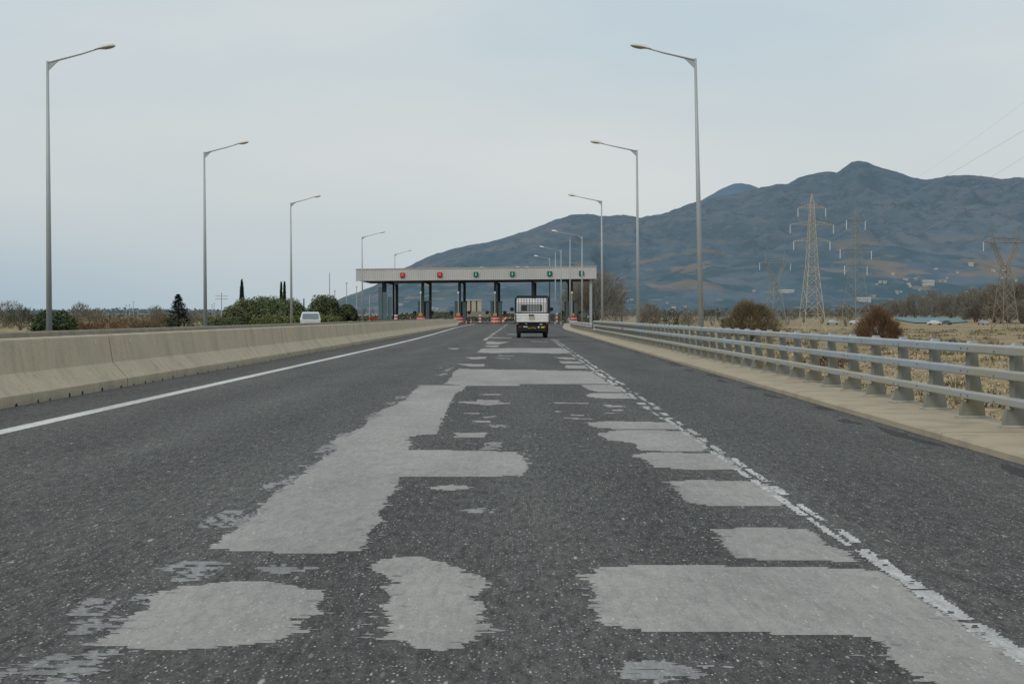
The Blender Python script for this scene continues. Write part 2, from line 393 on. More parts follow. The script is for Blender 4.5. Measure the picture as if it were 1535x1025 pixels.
c = wmix(fields, (.335, .245, .125), (.25, .20, .105))
c = wmix(wr(gnoise((.008, .05, 0), 1, 7), .44, .56, 0, .85), c, (.155, .15, .08))
c = wmix(wr(gnoise((.03, .16, 0), 1, 8), .5, .6, 0, .85), c, (.135, .1, .066))
c = wmix(wr(gnoise((.15, .45, .3), 1, 8), .45, .62, 0, .75), c, (.19, .14, .085))
c = wmix(wr(gnoise((1.3, 1.3, 1.3), 1, 9), .44, .62, 0, .6), c, (.40, .325, .215))
c = wmix(wr(gnoise((5, 5, 5), 1, 6), .5, .68, 0, .35), c, (.2, .155, .1))
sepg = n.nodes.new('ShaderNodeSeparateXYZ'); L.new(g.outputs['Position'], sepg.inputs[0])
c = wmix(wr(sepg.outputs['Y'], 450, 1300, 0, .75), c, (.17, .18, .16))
L.new(c, b.inputs['Base Color'])
u = n.nodes.new('ShaderNodeBump'); u.inputs['Strength'].default_value = .6; u.inputs['Distance'].default_value = .08
L.new(gnoise((6, 6, 6), 1, 6), u.inputs['Height']); L.new(u.outputs['Normal'], b.inputs['Normal'])
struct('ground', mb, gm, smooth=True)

# mountains
PROF = [(-1500, 468), (-800, 466), (0, 467), (300, 469), (440, 466), (470, 461), (505, 449), (530, 440), (560, 428), (585, 414), (610, 399), (640, 385), (680, 371), (740, 361), (790, 345), (830, 330), (855, 322), (880, 320), (900, 324), (935, 321), (960, 326), (1000, 318), (1030, 306), (1060, 297), (1100, 291), (1140, 281), (1168, 275), (1180, 275), (1200, 265), (1235, 257), (1255, 258), (1275, 244), (1287, 241), (1300, 243), (1320, 250), (1360, 263), (1387, 270), (1420, 263), (1450, 262), (1500, 267), (1535, 266), (1620, 275), (1750, 300), (1900, 320), (2200, 350), (2600, 400), (3200, 440), (4200, 465)]
def interp(P, x):
    for (a, ya), (b_, yb) in zip(P, P[1:]):
        if a <= x <= b_:
            return ya + (yb - ya) * (x - a) / (b_ - a)
    return P[-1][1]
HILLS = []
def mountain(name, prof, D0, D1, x0, x1, step, rows, amp, m, seed, base_y=471.):
    mb = MB(); cols = int((x1 - x0) / step) + 1; nr = rows + 12
    for r in range(nr + 1):
        t = r / rows
        for i in range(cols):
            px = x0 + i * step; u = (px - CX) / F
            y_ = interp(prof, px) + 1.2 * noise.noise(Vector((px * .05, seed, 0))) + 1.0 * noise.noise(Vector((px * .15, seed, 3))) + .5 * noise.noise(Vector((px * .4, seed, 5)))
            P = (CY - y_) / F * D1
            D = D0 + (D1 - D0) * t
            X = u * D
            q = Vector((X * .0011, D * .0011, seed))
            wv = noise.noise_vector(q * .8) * .9
            rd = 1 - abs(noise.noise(q * 1.3 + wv)) * 2; rd2 = 1 - abs(noise.noise(q * 3.3 + wv * 2)) * 2; rd3 = noise.noise(q * 9)
            if t <= 1:
                zb = (CY - base_y) / F * D0
                s_ = t ** 1.55
                env = (math.sin(math.pi * min(1, t)) ** .8) if t < 1 else 0
                z = zb + (P - zb) * s_ + env * amp * (P / 600) * (rd * .42 + rd2 * .42 + (1 - abs(noise.noise(q * 8 + wv * 3)) * 2) * .16 + rd3 * .08 + .06 * noise.noise(q * 23))
                lim = (z_lim := (CY - y_) / F * D) - .012 * D * (1 - t)     # stays below its own skyline
                z = min(z, lim + .15 * (z - lim)) if z > lim else z
            else:
                z = P * (1 - ((t - 1) * 3.0) ** 1.3)
            mb.v.append((X, D, z))
    for r in range(nr):
        for i in range(cols - 1):
            a = r * cols + i; mb.f.append((a, a + 1, a + cols + 1, a + cols)); mb.m.append(0)
    HILLS.append((list(map(Vector, mb.v)), list(mb.f)))
    return struct(name, mb, m, smooth=True)
def mountain_mat(name, hazy):  # aerial haze is painted into the base colours as blue-grey
    global n, L, g
    m, n, b = nt(name); L = n.links; b.inputs['Roughness'].default_value = 1; b.inputs['Specular IOR Level'].default_value = 0
    g = n.nodes.new('ShaderNodeNewGeometry')
    sp = n.nodes.new('ShaderNodeSeparateXYZ'); L.new(g.outputs['Position'], sp.inputs[0])
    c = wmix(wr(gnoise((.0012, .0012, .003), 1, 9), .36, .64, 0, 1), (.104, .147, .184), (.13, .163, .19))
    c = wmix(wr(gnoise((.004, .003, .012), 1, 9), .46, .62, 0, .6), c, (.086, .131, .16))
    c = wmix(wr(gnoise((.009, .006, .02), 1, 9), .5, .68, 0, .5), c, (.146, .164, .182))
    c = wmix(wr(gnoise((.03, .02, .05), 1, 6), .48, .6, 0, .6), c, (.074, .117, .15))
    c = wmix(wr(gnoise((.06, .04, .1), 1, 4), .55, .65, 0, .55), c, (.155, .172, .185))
    tan = wmath('MULTIPLY', wr(gnoise((.005, .002, .022), 1, 9), .555, .60, 0, .75), wmath('MULTIPLY', wr(sp.outputs['Z'], 20, 60, 0, 1), wr(sp.outputs['Z'], 90, 260, 1, 0)))
    dk = wmath('MULTIPLY', wr(gnoise((.009, .004, .03), 1, 8), .46, .58, 0, .8), wr(sp.outputs['Z'], 40, 240, 1, 0))
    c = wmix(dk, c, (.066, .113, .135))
    c = wmix(tan, c, (.19, .172, .15))
    c = wmix(wmath('MULTIPLY', wr(gnoise((.02, .008, .09), 1, 5), .6, .66, 0, .7), wr(sp.outputs['Z'], 20, 170, 1, 0)), c, (.19, .19, .185))
    if hazy: c = wmix(.75, c, (.125, .19, .255))  # farther ridge: thicker blue haze mixed into its colour
    L.new(c, b.inputs['Base Color'])
    u = n.nodes.new('ShaderNodeBump'); u.inputs['Strength'].default_value = .55 if not hazy else .2; u.inputs['Distance'].default_value = 28
    L.new(gnoise((.008, .005, .01), 1, 9), u.inputs['Height']); L.new(u.outputs['Normal'], b.inputs['Normal']); return m
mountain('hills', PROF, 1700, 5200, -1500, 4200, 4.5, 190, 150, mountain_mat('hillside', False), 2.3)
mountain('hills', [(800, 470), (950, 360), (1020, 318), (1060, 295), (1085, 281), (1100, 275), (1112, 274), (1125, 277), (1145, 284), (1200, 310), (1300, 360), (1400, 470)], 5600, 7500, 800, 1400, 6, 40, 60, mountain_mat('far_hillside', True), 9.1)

# ------------------------------------------------------------------ road, patches, markings
mb = MB(); yy = [-60, -20, 0] + [4 * i for i in range(1, 60)] + [250, 280, 320, 400, 600]
for y in yy:
    k = kx(y) + .02 if y < 190 else kx(190) + 9 * sm((y - 190) / 20) * (1 - .6 * sm((y - 250) / 80))
    l = -21.2 - 13 * sm((y - 150) / 60) + 13 * sm((y - 270) / 80)
    mb.v += [(l, y, 0), (bx(min(y, 216)) + .2, y, 0), (k, y, 0)]
for j in range(len(yy) - 1):
    for i in range(2): mb.f.append((j * 3 + i, j * 3 + i + 1, j * 3 + i + 4, j * 3 + i + 3)); mb.m.append(0)
struct('road', mb, 'asphalt')

ZC = [0.002]
def torn_rows(pts, jag, r):
    """a surfacing patch in plan, laid in short courses whose ends are torn back unevenly; the courses never overlap"""
    rows = []; y = min(p[1] for p in pts); ye = max(p[1] for p in pts); drift = [0, 0]
    k = len(pts)
    while y < ye - .05:
        s_ = max(.16, (y - CY) / 400.); h = min(r.uniform(.8, 4.2) * s_, ye - y); ym = y + h / 2
        xs_ = []
        for i in range(k):
            (ax, ay), (bx_, by) = pts[i], pts[(i + 1) % k]
            if (ay <= ym) != (by <= ym): xs_.append(ax + (bx_ - ax) * (ym - ay) / (by - ay))
        xs_.sort()
        for a, b_ in zip(xs_[::2], xs_[1::2]):
            wd = b_ - a
            for q in (0, 1): drift[q] = drift[q] * .55 + r.gauss(0, 2.6) * s_ * jag
            lim = wd * .35
            e0 = max(-lim, min(lim, drift[0] + (r.uniform(4, 16) * s_ * jag * r.choice((-1, 1)) if r.random() < .16 else 0)))
            e1 = max(-lim, min(lim, drift[1] + (r.uniform(4, 16) * s_ * jag * r.choice((-1, 1)) if r.random() < .16 else 0)))
            rows.append((y, y + h, a + e0, b_ + e1, min(wd * .2, r.uniform(0, 8) * s_ * jag), min(wd * .2, r.uniform(0, 8) * s_ * jag)))
        y += h
    return rows
def ground_poly(name, pts, m, jag=1.0, z=None, holes=0.):
    r = random.Random(int(pts[0][0] * 7 + pts[0][1])); zz = z or ZC[0]; mb = MB()
    for (y0, y1, a, b_, sa, sb) in torn_rows(pts, jag, r):
        if holes and r.random() < holes:
            m_ = a + (b_ - a) * r.uniform(.25, .75); g_ = (b_ - a) * r.uniform(.03, .14); spans = ((a, m_ - g_), (m_ + g_, b_))
        else: spans = ((a, b_),)
        for (p, q) in spans:
            if q - p < .3: continue
            ym = (y0 + y1) / 2; sa, sb = min(sa, .4 * (q - p)), min(sb, .4 * (q - p))
            v = [(p, ym), (p + sa, y0), (q - sb, y0), (q, ym), (q - sb, y1), (p + sa, y1)]
            mb.add([(*GP(*c_), zz) for c_ in v], [(5, 4, 3, 2, 1, 0)])
    me = bpy.data.meshes.new(name); me.from_pydata(mb.v, [], mb.f); me.materials.append(M[m])
    if me.polygons and me.polygons[0].normal.z < 0: me.flip_normals()
    o = bpy.data.objects.new(name, me); C.objects.link(o); return tag(o, kind='structure')
def cv(pts, s_, ox, oy): return [(ox + x / s_, oy + y / s_) for x, y in pts]
A7 = (1.968, 755, 560); A6 = (1.968, 0, 560); A8 = (3.8375, 600, 480)
PATCHES = [
 (A7, 'patch', [(250,590),(280,572),(420,564),(760,568),(990,573),(1090,580),(1145,600),(1185,625),(1240,665),(1300,700),(1370,745),(1450,775),(1540,840),(1640,930),(1660,990),(1500,985),(1320,945),(1230,890),(1150,855),(1120,810),(1070,775),(940,770),(640,762),(470,765),(390,755),(330,745),(284,738),(270,690),(268,640)]),
 (A7, 'patch', [(610,460),(720,453),(860,456),(910,465),(960,500),(1020,530),(1050,555),(940,552),(800,552),(690,543),(660,520),(640,490)]),
 (A7, 'patch', [(485,318),(560,313),(740,318),(790,330),(815,350),(850,385),(800,390),(700,388),(600,388),(530,378),(515,350)]),
 (A7, 'patch', [(360,240),(430,232),(640,235),(680,258),(700,282),(620,283),(540,283),(440,275),(420,255)]),
 (A7, 'patch', [(275,178),(330,166),(530,168),(575,190),(600,205),(590,229),(500,229),(400,226),(380,205),(310,195)]),
 (A7, 'patch', [(240,145),(300,140),(480,143),(530,160),(520,164),(330,163),(260,158)]),
 (A7, 'patch_blue', [(335,868),(390,848),(470,845),(560,862),(590,890),(480,912),(420,905),(360,885)]),
 (A6, 'patch', [(1240,34),(1385,34),(1345,60),(1330,85),(1310,130),(1290,178),(1200,184),(1215,205),(1205,224),(1340,226),(1530,230),(1560,262),(1545,300),(1400,304),(1182,305),(1170,340),(1150,365),(1130,400),(1120,440),(1100,470),(1085,500),(1050,522),(980,530),(840,528),(700,522),(610,515),(650,490),(720,435),(800,360),(880,300),(950,250),(985,226),(952,222),(1000,185),(1070,160),(1085,130),(1130,105),(1190,80),(1215,55)]),
 (A6, 'patch', [(265,802),(330,760),(430,690),(450,650),(560,625),(680,612),(800,612),(870,628),(960,645),(930,690),(960,702),(900,725),(885,760),(820,790),(720,800),(620,810),(500,815),(380,810)]),
 (A6, 'patch', [(1100,580),(1108,550),(1150,541),(1240,539),(1310,555),(1360,575),(1430,600),(1435,640),(1395,660),(1440,690),(1440,760),(1390,780),(1370,808),(1300,818),(1220,808),(1185,790),(1120,780),(1145,745),(1125,710),(1115,690),(1160,658),(1125,632),(1155,605)]),
 (A6, 'patch_blue', [(445,575),(530,555),(640,553),(655,572),(600,582),(620,600),(570,613),(520,612),(545,592),(480,577)]),
 (A6, 'patch_blue', [(180,768),(260,722),(365,720),(300,762),(230,770)]),
 (A6, 'patch_blue', [(20,890),(110,832),(200,825),(355,812),(300,860),(230,915),(120,940),(180,885),(90,888)]),
 (A6, 'patch_blue', [(735,577),(830,560),(920,573),(830,590),(770,586)]),
 (A6, 'patch', [(1250,336),(1330,328),(1412,336),(1330,345)]),
 (A6, 'patch_blue', [(1350,403),(1420,395),(1478,402),(1420,412)]),
 (A6, 'patch_blue', [(805,328),(855,300),(892,300),(850,326)]),
 (A6, 'patch_blue', [(670,455),(705,425),(755,404),(725,440)]),
 (A6, 'patch_blue', [(915,247),(985,232),(965,246)]),
 (A6, 'patch_blue', [(880,272),(945,266),(925,280)]),
 (A6, 'patch_blue', [(370,668),(430,650),(470,645),(430,672)]),
 (A8, 'patch', [(440,282),(770,285),(960,290),(1085,292),(1150,325),(1210,366),(1030,367),(690,366),(680,377),(390,377),(250,365),(290,330),(300,300),(340,278)]),
 (A8, 'patch', [(1032,371),(1225,371),(1285,403),(1275,413),(1130,410),(1080,400)]),
 (A8, 'patch', [(1060,432),(1110,419),(1290,420),(1340,450),(1180,450),(1090,442)]),
 (A8, 'patch', [(470,162),(700,160),(930,160),(975,190),(890,192),(690,186),(530,190),(440,185)]),
 (A8, 'patch', [(370,212),(500,210),(490,222),(410,224)]),
 (A8, 'patch', [(320,250),(490,252),(480,266),(400,266)]),
 (A8, 'patch', [(500,122),(630,124),(560,140),(490,136)]),
 (A8, 'patch', [(495,145),(570,145),(560,155),(490,153)]),
 (A8, 'patch', [(275,160),(340,160),(325,168),(285,166)]),
 (A8, 'patch', [(885,212),(1000,215),(1010,225),(920,222)]),
 (A8, 'patch', [(910,235),(1030,238),(1050,250),(930,248)]),
 (A8, 'patch', [(950,258),(1060,260),(1085,278),(945,275)]),
 (A8, 'patch', [(1095,293),(1110,293),(1118,304),(1050,302)]),
 (A8, 'patch_blue', [(745,120),(850,122),(850,126),(750,125)]),
 (A8, 'patch', [(440,425),(590,424),(580,430),(460,429)]),
 (A8, 'patch', [(300,470),(440,466),(440,456),(570,460),(560,470),(650,478),(500,490),(430,482)]),
 (A8, 'patch', [(370,533),(460,533),(455,539),(380,538)]),
 (A8, 'patch', [(470,556),(555,550),(540,558),(480,563)]),
 (A8, 'patch', [(410,580),(520,578),(530,588),(430,587)]),
 (A8, 'patch_blue', [(495,600),(610,602),(600,618),(510,615)]),
 (A8, 'patch', [(310,648),(505,645),(500,655),(495,672),(290,675),(320,660)]),
 (A8, 'patch_blue', [(480,702),(595,700),(585,746),(455,745),(490,725)]),
 (A8, 'patch', [(880,472),(1085,476),(1080,481),(885,478)]),
 (A8, 'patch', [(885,521),(930,523),(928,528),(888,527)]),
 (A8, 'patch', [(945,560),(1115,565),(1110,571),(960,566)]),
 (A8, 'patch', [(975,542),(1060,545),(1055,550),(985,549)]),
 (A8, 'patch', [(1160,485),(1280,490),(1275,499),(1190,498)]),
 (A8, 'patch', [(1215,514),(1285,514),(1280,522),(1220,522)]),
 (A8, 'patch_blue', [(1180,531),(1230,532),(1225,537),(1185,536)]),
 (A8, 'patch_blue', [(555,200),(650,203),(645,207),(560,206)]),
 (A8, 'patch_blue', [(550,215),(630,218),(625,222),(555,220)]),
 (A8, 'patch', [(500,98),(650,98),(640,103),(515,103)]),
 (A8, 'patch_blue', [(610,78),(700,79),(698,83),(615,82)]),
 (A8, 'patch_blue', [(220,315),(250,303),(270,308),(235,320)]),
 (A8, 'patch_blue', [(250,290),(310,268),(300,278),(268,300)]),
]
for i, (fr, m_, pts) in enumerate(PATCHES):
    ZC[0] = .0009 + .00001 * i
    ground_poly('road_patch', cv(pts, *fr), m_, (1.0 if fr is not A8 else .8) * (1.8 if m_ == 'patch_blue' else 1), holes=.5 if m_ == 'patch_blue' else .0)

# torn slivers of the same pale paint lying round the ragged edges
mb = MB(); r = random.Random(77)
for fr, m_, pts in PATCHES:
    pp = cv(pts, *fr)
    for i in range(len(pp)):
        p, q = pp[i], pp[(i + 1) % len(pp)]
        dx, dy = q[0] - p[0], q[1] - p[1]
        if abs(dy) < .3 * abs(dx) or max(p[1], q[1]) > 1100: continue
        s_ = max(.2, ((p[1] + q[1]) / 2 - CY) / 400.)
        for k in range(int(abs(dy) / (9 * s_)) + 1):
            t = r.random(); x = p[0] + dx * t + r.gauss(0, 16) * s_; y = p[1] + dy * t; w_ = r.uniform(2, 11) * s_; h = r.uniform(.5, 1.7) * s_
            vs = [GP(x - w_, y + r.uniform(-.6, .6) * s_), GP(x - w_ * .3, y - h), GP(x + w_ * .4, y - h * r.uniform(.3, 1)), GP(x + w_, y + r.uniform(-.6, .6) * s_), GP(x + w_ * .3, y + h)]
            zq = .0016 + r.random() * .0005; mb.add([(a, b_, zq) for a, b_ in vs], [(0, 1, 2, 3, 4)])
tag(mb.build('road_patch', 'patch_blue'), 'thin torn slivers of pale surfacing around the ragged patch edges', kind='structure')
# white lines
def strip(name, f0, f1, y0, y1, step, m_, z):
    mb = MB(); y = y0; k = 0
    while y <= y1 + 1e-6:
        mb.v += [(f0(y), y, z), (f1(y), y, z)]; k += 1; y += step
    for i in range(k - 1): mb.f.append((2 * i, 2 * i + 1, 2 * i + 3, 2 * i + 2)); mb.m.append(0)
    return struct(name, mb, m_)
strip('road_marking', lambda y: lx(y) - .11 + .01 * noise.noise(Vector((y * 2, 0, 0))), lambda y: lx(y) + .11 + .012 * noise.noise(Vector((y * 2, 5, 0))), -4, 206, .5, 'paint', .0014)
# worn right-hand line: broken into torn pieces
def torn_line(xc, wid, y0, y1, cover, seed, m_='paint_worn', z=.0024, two=False):
    r = random.Random(seed); mb = MB(); y = y0
    while y < y1:
        ln = r.uniform(.08, .34) * (1 + y / 22)
        if r.random() < cover(y):
            x = xc(y); a, b_ = x - wid * r.uniform(.35, .62), x + wid * r.uniform(.3, .6)
            segs = [(a, b_)]
            if two or r.random() < .12: mid = x + r.uniform(-.03, .03); segs = [(a, mid - .018 * (1 + y / 30)), (mid + .018 * (1 + y / 30), b_)]
            for (p, q) in segs:
                if len(segs) > 1 and r.random() < .12: continue
                k = max(3, int(ln / .045)); l_ = []; r_ = []
                for i in range(k + 1):
                    yv = y + ln * i / k
                    l_.append((p + r.uniform(-.012, .012) + (r.uniform(-.03, .03) if r.random() < .25 else 0), yv, z)); r_.append((q + r.uniform(-.012, .012) + (r.uniform(-.03, .03) if r.random() < .25 else 0), yv, z))
                for i in range(k): mb.add([l_[i], r_[i], r_[i + 1], l_[i + 1]], [(0, 1, 2, 3)])
        y += ln * r.uniform(.96, 1.05)
    return struct('road_marking', mb, m_)
xr = lambda y: 1.815 + .03 * sm((y - 40) / 30) - 0.0 * y
def PX(x, y): return (CX + F * x / y, CY + F * CH / y)
def paint_dashes(xc, wid, y0, y1, gap, ln, m_, jag, holes, seed, z):
    r_ = random.Random(seed); y = y0
    while y < y1:
        e = min(y1, y + r_.uniform(*ln)); x = xc(y) + r_.uniform(-.012, .012); w_ = wid * r_.uniform(.75, 1.15) / 2
        ZC[0] = z + (seed % 7) * 1e-5
        ground_poly('road_marking', [PX(x - w_, e), PX(x + w_, e), PX(x + w_, y), PX(x - w_, y)], m_, jag, holes=holes)
        y = e + r_.uniform(*gap)
paint_dashes(lambda y: xr(y) + .03, .095, 3.7, 6.8, (.0, .07), (.5, 1.2), 'paint_worn', .45, .12, 1, .0022)
paint_dashes(lambda y: xr(y) - .03, .06, 6.9, 15.6, (.05, .4), (.3, 1.0), 'paint_worn', .4, .15, 2, .0022)
paint_dashes(lambda y: xr(y) + .055, .06, 7.0, 15.6, (.05, .5), (.3, .9), 'paint_worn', .4, .15, 3, .0022)
torn_line(xr, .2, 15.4, 22, lambda y: .93, 4, two=True)
torn_line(xr, .22, 22, 70, lambda y: .98, 5, two=True)
xl = lambda y: -1.83
paint_dashes(lambda y: -1.83, .15, 4.1, 20, (.5, 2.2), (.3, .8), 'patch_blue', 1.3, .6, 4, .0021)
for y0 in (66, 76, 87, 99, 112, 126, 141, 157, 174, 192): torn_line(lambda y: -1.8 - .0 * y, .2, y0, y0 + 7.5, lambda y: .97, int(y0))
torn_line(lambda y: -1.95, .15, 30, 64, lambda y: .12, 8, m_='patch_blue', two=True)
strip('road_marking', lambda y: -9.5, lambda y: 7.6, 211.5, 212.6, 1.1, 'asphalt_dark', .005)
for i, y0 in enumerate((62, 92)): strip('road_marking', lambda y: -1.2, lambda y: 3.9, y0, y0 + .5, .5, 'asphalt_dark', .0042)
# crumbled dark edge beside the kerb
r = random.Random(3)
for k in range(24):
    y0 = 9.5 + k * 2.4 + r.uniform(-.6, .6); ln = r.uniform(.5, 2.4); xo = kx(y0) - r.uniform(.04, .3)
    mb = MB(); pts = []
    m_ = 12
    for i in range(m_ + 1): t = i / m_; pts.append((xo + r.uniform(-.03, .03), y0 + ln * t))
    w_ = r.uniform(.07, .22)
    for i in range(m_, -1, -1): t = i / m_; pts.append((xo - w_ * math.sin(math.pi * t) - r.uniform(0, .05), y0 + ln * t))
    o = len(mb.v); mb.v += [(x, y, .002) for x, y in pts]; kk = len(pts)
    for i in range(m_): mb.f.append((i, i + 1, kk - 2 - i, kk - 1 - i)); mb.m.append(0)
    struct('asphalt_crack', mb, 'asphalt_dark')

# concrete kerb strip carrying the railing: cast in bays
y = -8.0; r = random.Random(5)
mb = MB()
while y < 205:
    ln = 2.6 if y < 60 else 6
    prof = lambda yy_: [(kx(yy_), -.05), (kx(yy_) + .012, .055), (kx(yy_) + .04, .078), (kx(yy_) + 1.14, .085), (kx(yy_) + 1.2, .07), (kx(yy_) + 1.22, -.5)]
    j = r.uniform(-.004, .004)
    a = [(x, y + .006, z + j) for x, z in prof(y)]; b_ = [(x, y + ln - .006, z + j) for x, z in prof(y + ln)]
    mb.add(a + b_, [(i, i + 1, 7 + i, 6 + i) for i in range(5)] + [(5, 4, 3, 2, 1, 0), (6, 7, 8, 9, 10, 11)])
    y += ln
struct('pavement', mb, 'kerb')

# ------------------------------------------------------------------ concrete barriers
NJ = [(0, 0), (0, .15), (.26, .43), (.34, .90), (.36, .925), (.52, .925), (.54, .90), (.62, .43), (.88, .15), (.88, 0)]
def barrier(y0, y1, label, group, seed):
    r = random.Random(seed)
    g_ = .022
    p, q = (bx(y0 + g_), y0 + g_), (bx(y1 - g_), y1 - g_)
    t = thing('concrete_barrier', label, 'barrier', (p[0], p[1], 0), 0, group)
    ln = math.hypot(q[0] - p[0], q[1] - p[1]); ux, uy = (q[0] - p[0]) / ln, (q[1] - p[1]) / ln
    nxv, nyv = -uy, ux                                # to the left of the road
    mb = MB(); k = len(NJ); ns = 8
    for s_ in range(ns + 1):
        for (o_, z) in NJ:
            d_ = ln * s_ / ns; wob = .006 * noise.noise(Vector((y0 + d_, z * 3, seed)))
            mb.v.append((ux * d_ + nxv * (o_ + wob), uy * d_ + nyv * (o_ + wob), z))
    for s_ in range(ns):
        for i in range(k - 1): mb.f.append((s_ * k + i, s_ * k + i + 1, (s_ + 1) * k + i + 1, (s_ + 1) * k + i)); mb.m.append(0)
    mb.f.append(tuple(range(k))); mb.m.append(0); mb.f.append(tuple(ns * k + i for i in reversed(range(k)))); mb.m.append(0)
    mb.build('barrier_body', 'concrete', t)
    if y1 > 0 and y0 < 90:
        d_ = .3
        while d_ < ln - .2:
            m2 = MB(); h = r.uniform(.025, .06); w_ = r.uniform(.05, .11)
            a = Vector((ux * d_, uy * d_, 0)); nn = Vector((nxv, nyv, 0)); uu = Vector((ux, uy, 0))
            m2.add([a - nn * .003, a + uu * w_ - nn * .003, a + uu * w_ * .75 - nn * .003 + Vector((0, 0, h)), a + uu * w_ * .25 - nn * .003 + Vector((0, 0, h)),
                    a + nn * .01, a + uu * w_ + nn * .01, a + uu * w_ * .75 + nn * .01 + Vector((0, 0, h)), a + uu * w_ * .25 + nn * .01 + Vector((0, 0, h))],
                   [(0, 1, 2, 3), (0, 4, 5, 1), (1, 5, 6, 2), (2, 6, 7, 3), (3, 7, 4, 0)])
            m2.build('drain_notch', 'black_gap', t)
            d_ += r.uniform(.45, 1.15)
        for d_ in (ln * .1, ln * .93):
            m2 = MB(); a = Vector((ux * d_, uy * d_, 0)) + Vector((nxv, nyv, 0)) * .318
            m2.box(a.x - .012, a.x + .012, a.y, a.y + .05, .76, .83); m2.build('reflector', 'white', t, bevel=.004)
    return t
yb = [22.6 + 11.2 * k for k in range(-3, 18)]
for k in range(len(yb) - 1):
    y0, y1 = yb[k], yb[k + 1]; end = min(y1, 215)
    lab, grp = {2: ('tan concrete barrier section closest to the viewer, running to the left edge of photo', None),
                3: ('second concrete barrier section from the viewer, between two dark upright joints', None)}.get(k, ('plain tan concrete barrier section farther along the left side of road', 'far concrete barrier sections'))
    barrier(y0, end, lab, grp, k)
mb = MB()
for y in [-20 + 6 * i for i in range(39)]:
    for (o_, z) in NJ: mb.v.append((-9.6 - (y > 150) * 2.4 * sm((y - 150) / 66) - o_ + 0, y, z + .01))
k = len(NJ)
for s_ in range(38):
    for i in range(k - 1): mb.f.append((s_ * k + i, s_ * k + i + 1, (s_ + 1) * k + i + 1, (s_ + 1) * k + i)); mb.m.append(0)
fb = thing('concrete_barrier', 'long weathered concrete barrier behind the near one, on the far side of median', 'barrier')
mb.build('barrier_body', 'concrete_old', fb)
for (px, m_) in ((44, 'orange'), (95, 'white'), (130, 'white'), (200, 'white'), (216, 'orange'), (252, 'orange'), (262, 'white'), (330, 'white')):
    Y = 9.75 / (CX - px) * F; m2 = MB(); m2.box(W(px, Y) + .02, W(px, Y) + .08, Y - .16, Y + .16, .80, .83); m2.build('reflector', m_, fb)

# ------------------------------------------------------------------ three-rail parapet
rail_t = thing('bridge_railing', 'long grey three-rail metal railing on the concrete strip along right side', 'railing')
prof = [(5.075, .11), (5.10, .262), (5.172, .268), (5.182, .45), (5.178, .935), (5.27, .935), (5.30, .60), (5.37, .11)]
def post_at(y):
    mb = MB(); mb.prism(prof, 'y', -.035, .035); p = mb.build('post', 'post', rail_t, loc=(0, y, 0), bevel=.006)
    m2 = MB(); m2.box(5.168, 5.184, -.06, .06, .28, .93); m2.build('flange', 'post', p)
    m2 = MB(); m2.box(5.05, 5.42, -.09, .09, .083, .111); m2.build('base_plate', 'plate', p, bevel=.006)
    m2 = MB(); m2.prism([(5.17, .937), (5.19, .968), (5.26, .968), (5.28, .937)], 'y', -.05, .05); m2.build('cap', 'galv', p)
    return p
p0 = post_at(13.3)
for k in range(-7, 57):
    if k:
        c = copy_tree(p0, rail_t); c.location = (0, 13.3 + 1.31 * k, 0)
for zc, hh, m_ in ((.885, .112, 'galv'), (.628, .108, 'galv'), (.35, .1, 'galv_tan')):
    mb = MB()
    pr = [(5.100, zc - hh / 2 + .012), (5.095, zc - hh / 2 + .022), (5.095, zc + hh / 2 - .02), (5.107, zc + hh / 2 - .002), (5.166, zc + hh / 2), (5.166, zc - hh / 2)]
    ys_ = [2 + 3.93 * i for i in range(22)] + [87.4]
    for y in ys_:
        w_ = .004 * noise.noise(Vector((y * .3, zc * 9, 0)))
        mb.v += [(x + w_, y, z + w_) for x, z in pr]
    k = len(pr)
    for j in range(len(ys_) - 1):
        for i in range(k): mb.f.append((j * k + i, j * k + (i + 1) % k, (j + 1) * k + (i + 1) % k, (j + 1) * k + i)); mb.m.append(0)
    mb.f.append(tuple(range(k))); mb.m.append(0); mb.f.append(tuple((len(ys_) - 1) * k + i for i in range(k))); mb.m.append(0)
    rl = mb.build('rail', m_, rail_t)
    bm_ = None
    for k in range(-7, 26):
        for dy in (-.22, .0, .3):
            if (k + int(dy * 10)) % 2 == 0: continue
            y = 13.3 + 1.31 * k + dy
            if bm_ is None:
                m2 = MB(); m2.lathe([(.011, 0), (.011, .008), (.004, .012)], (0, 0, 0), 8, axis='x'); bm_ = m2.build('bolt', 'bolt', rl, loc=(5.095, y, zc)); bm_.rotation_euler = (0, 0, math.pi)
            else:
                c = bm_.copy(); C.objects.link(c); c.parent = rl; c.location = (5.095, y, zc + ((k * 7) % 3 - 1) * .012)
m2 = MB(); m2.box(5.04, 5.09, 62, 62.5, .6, .68); m2.build('reflector', 'red', rail_t)

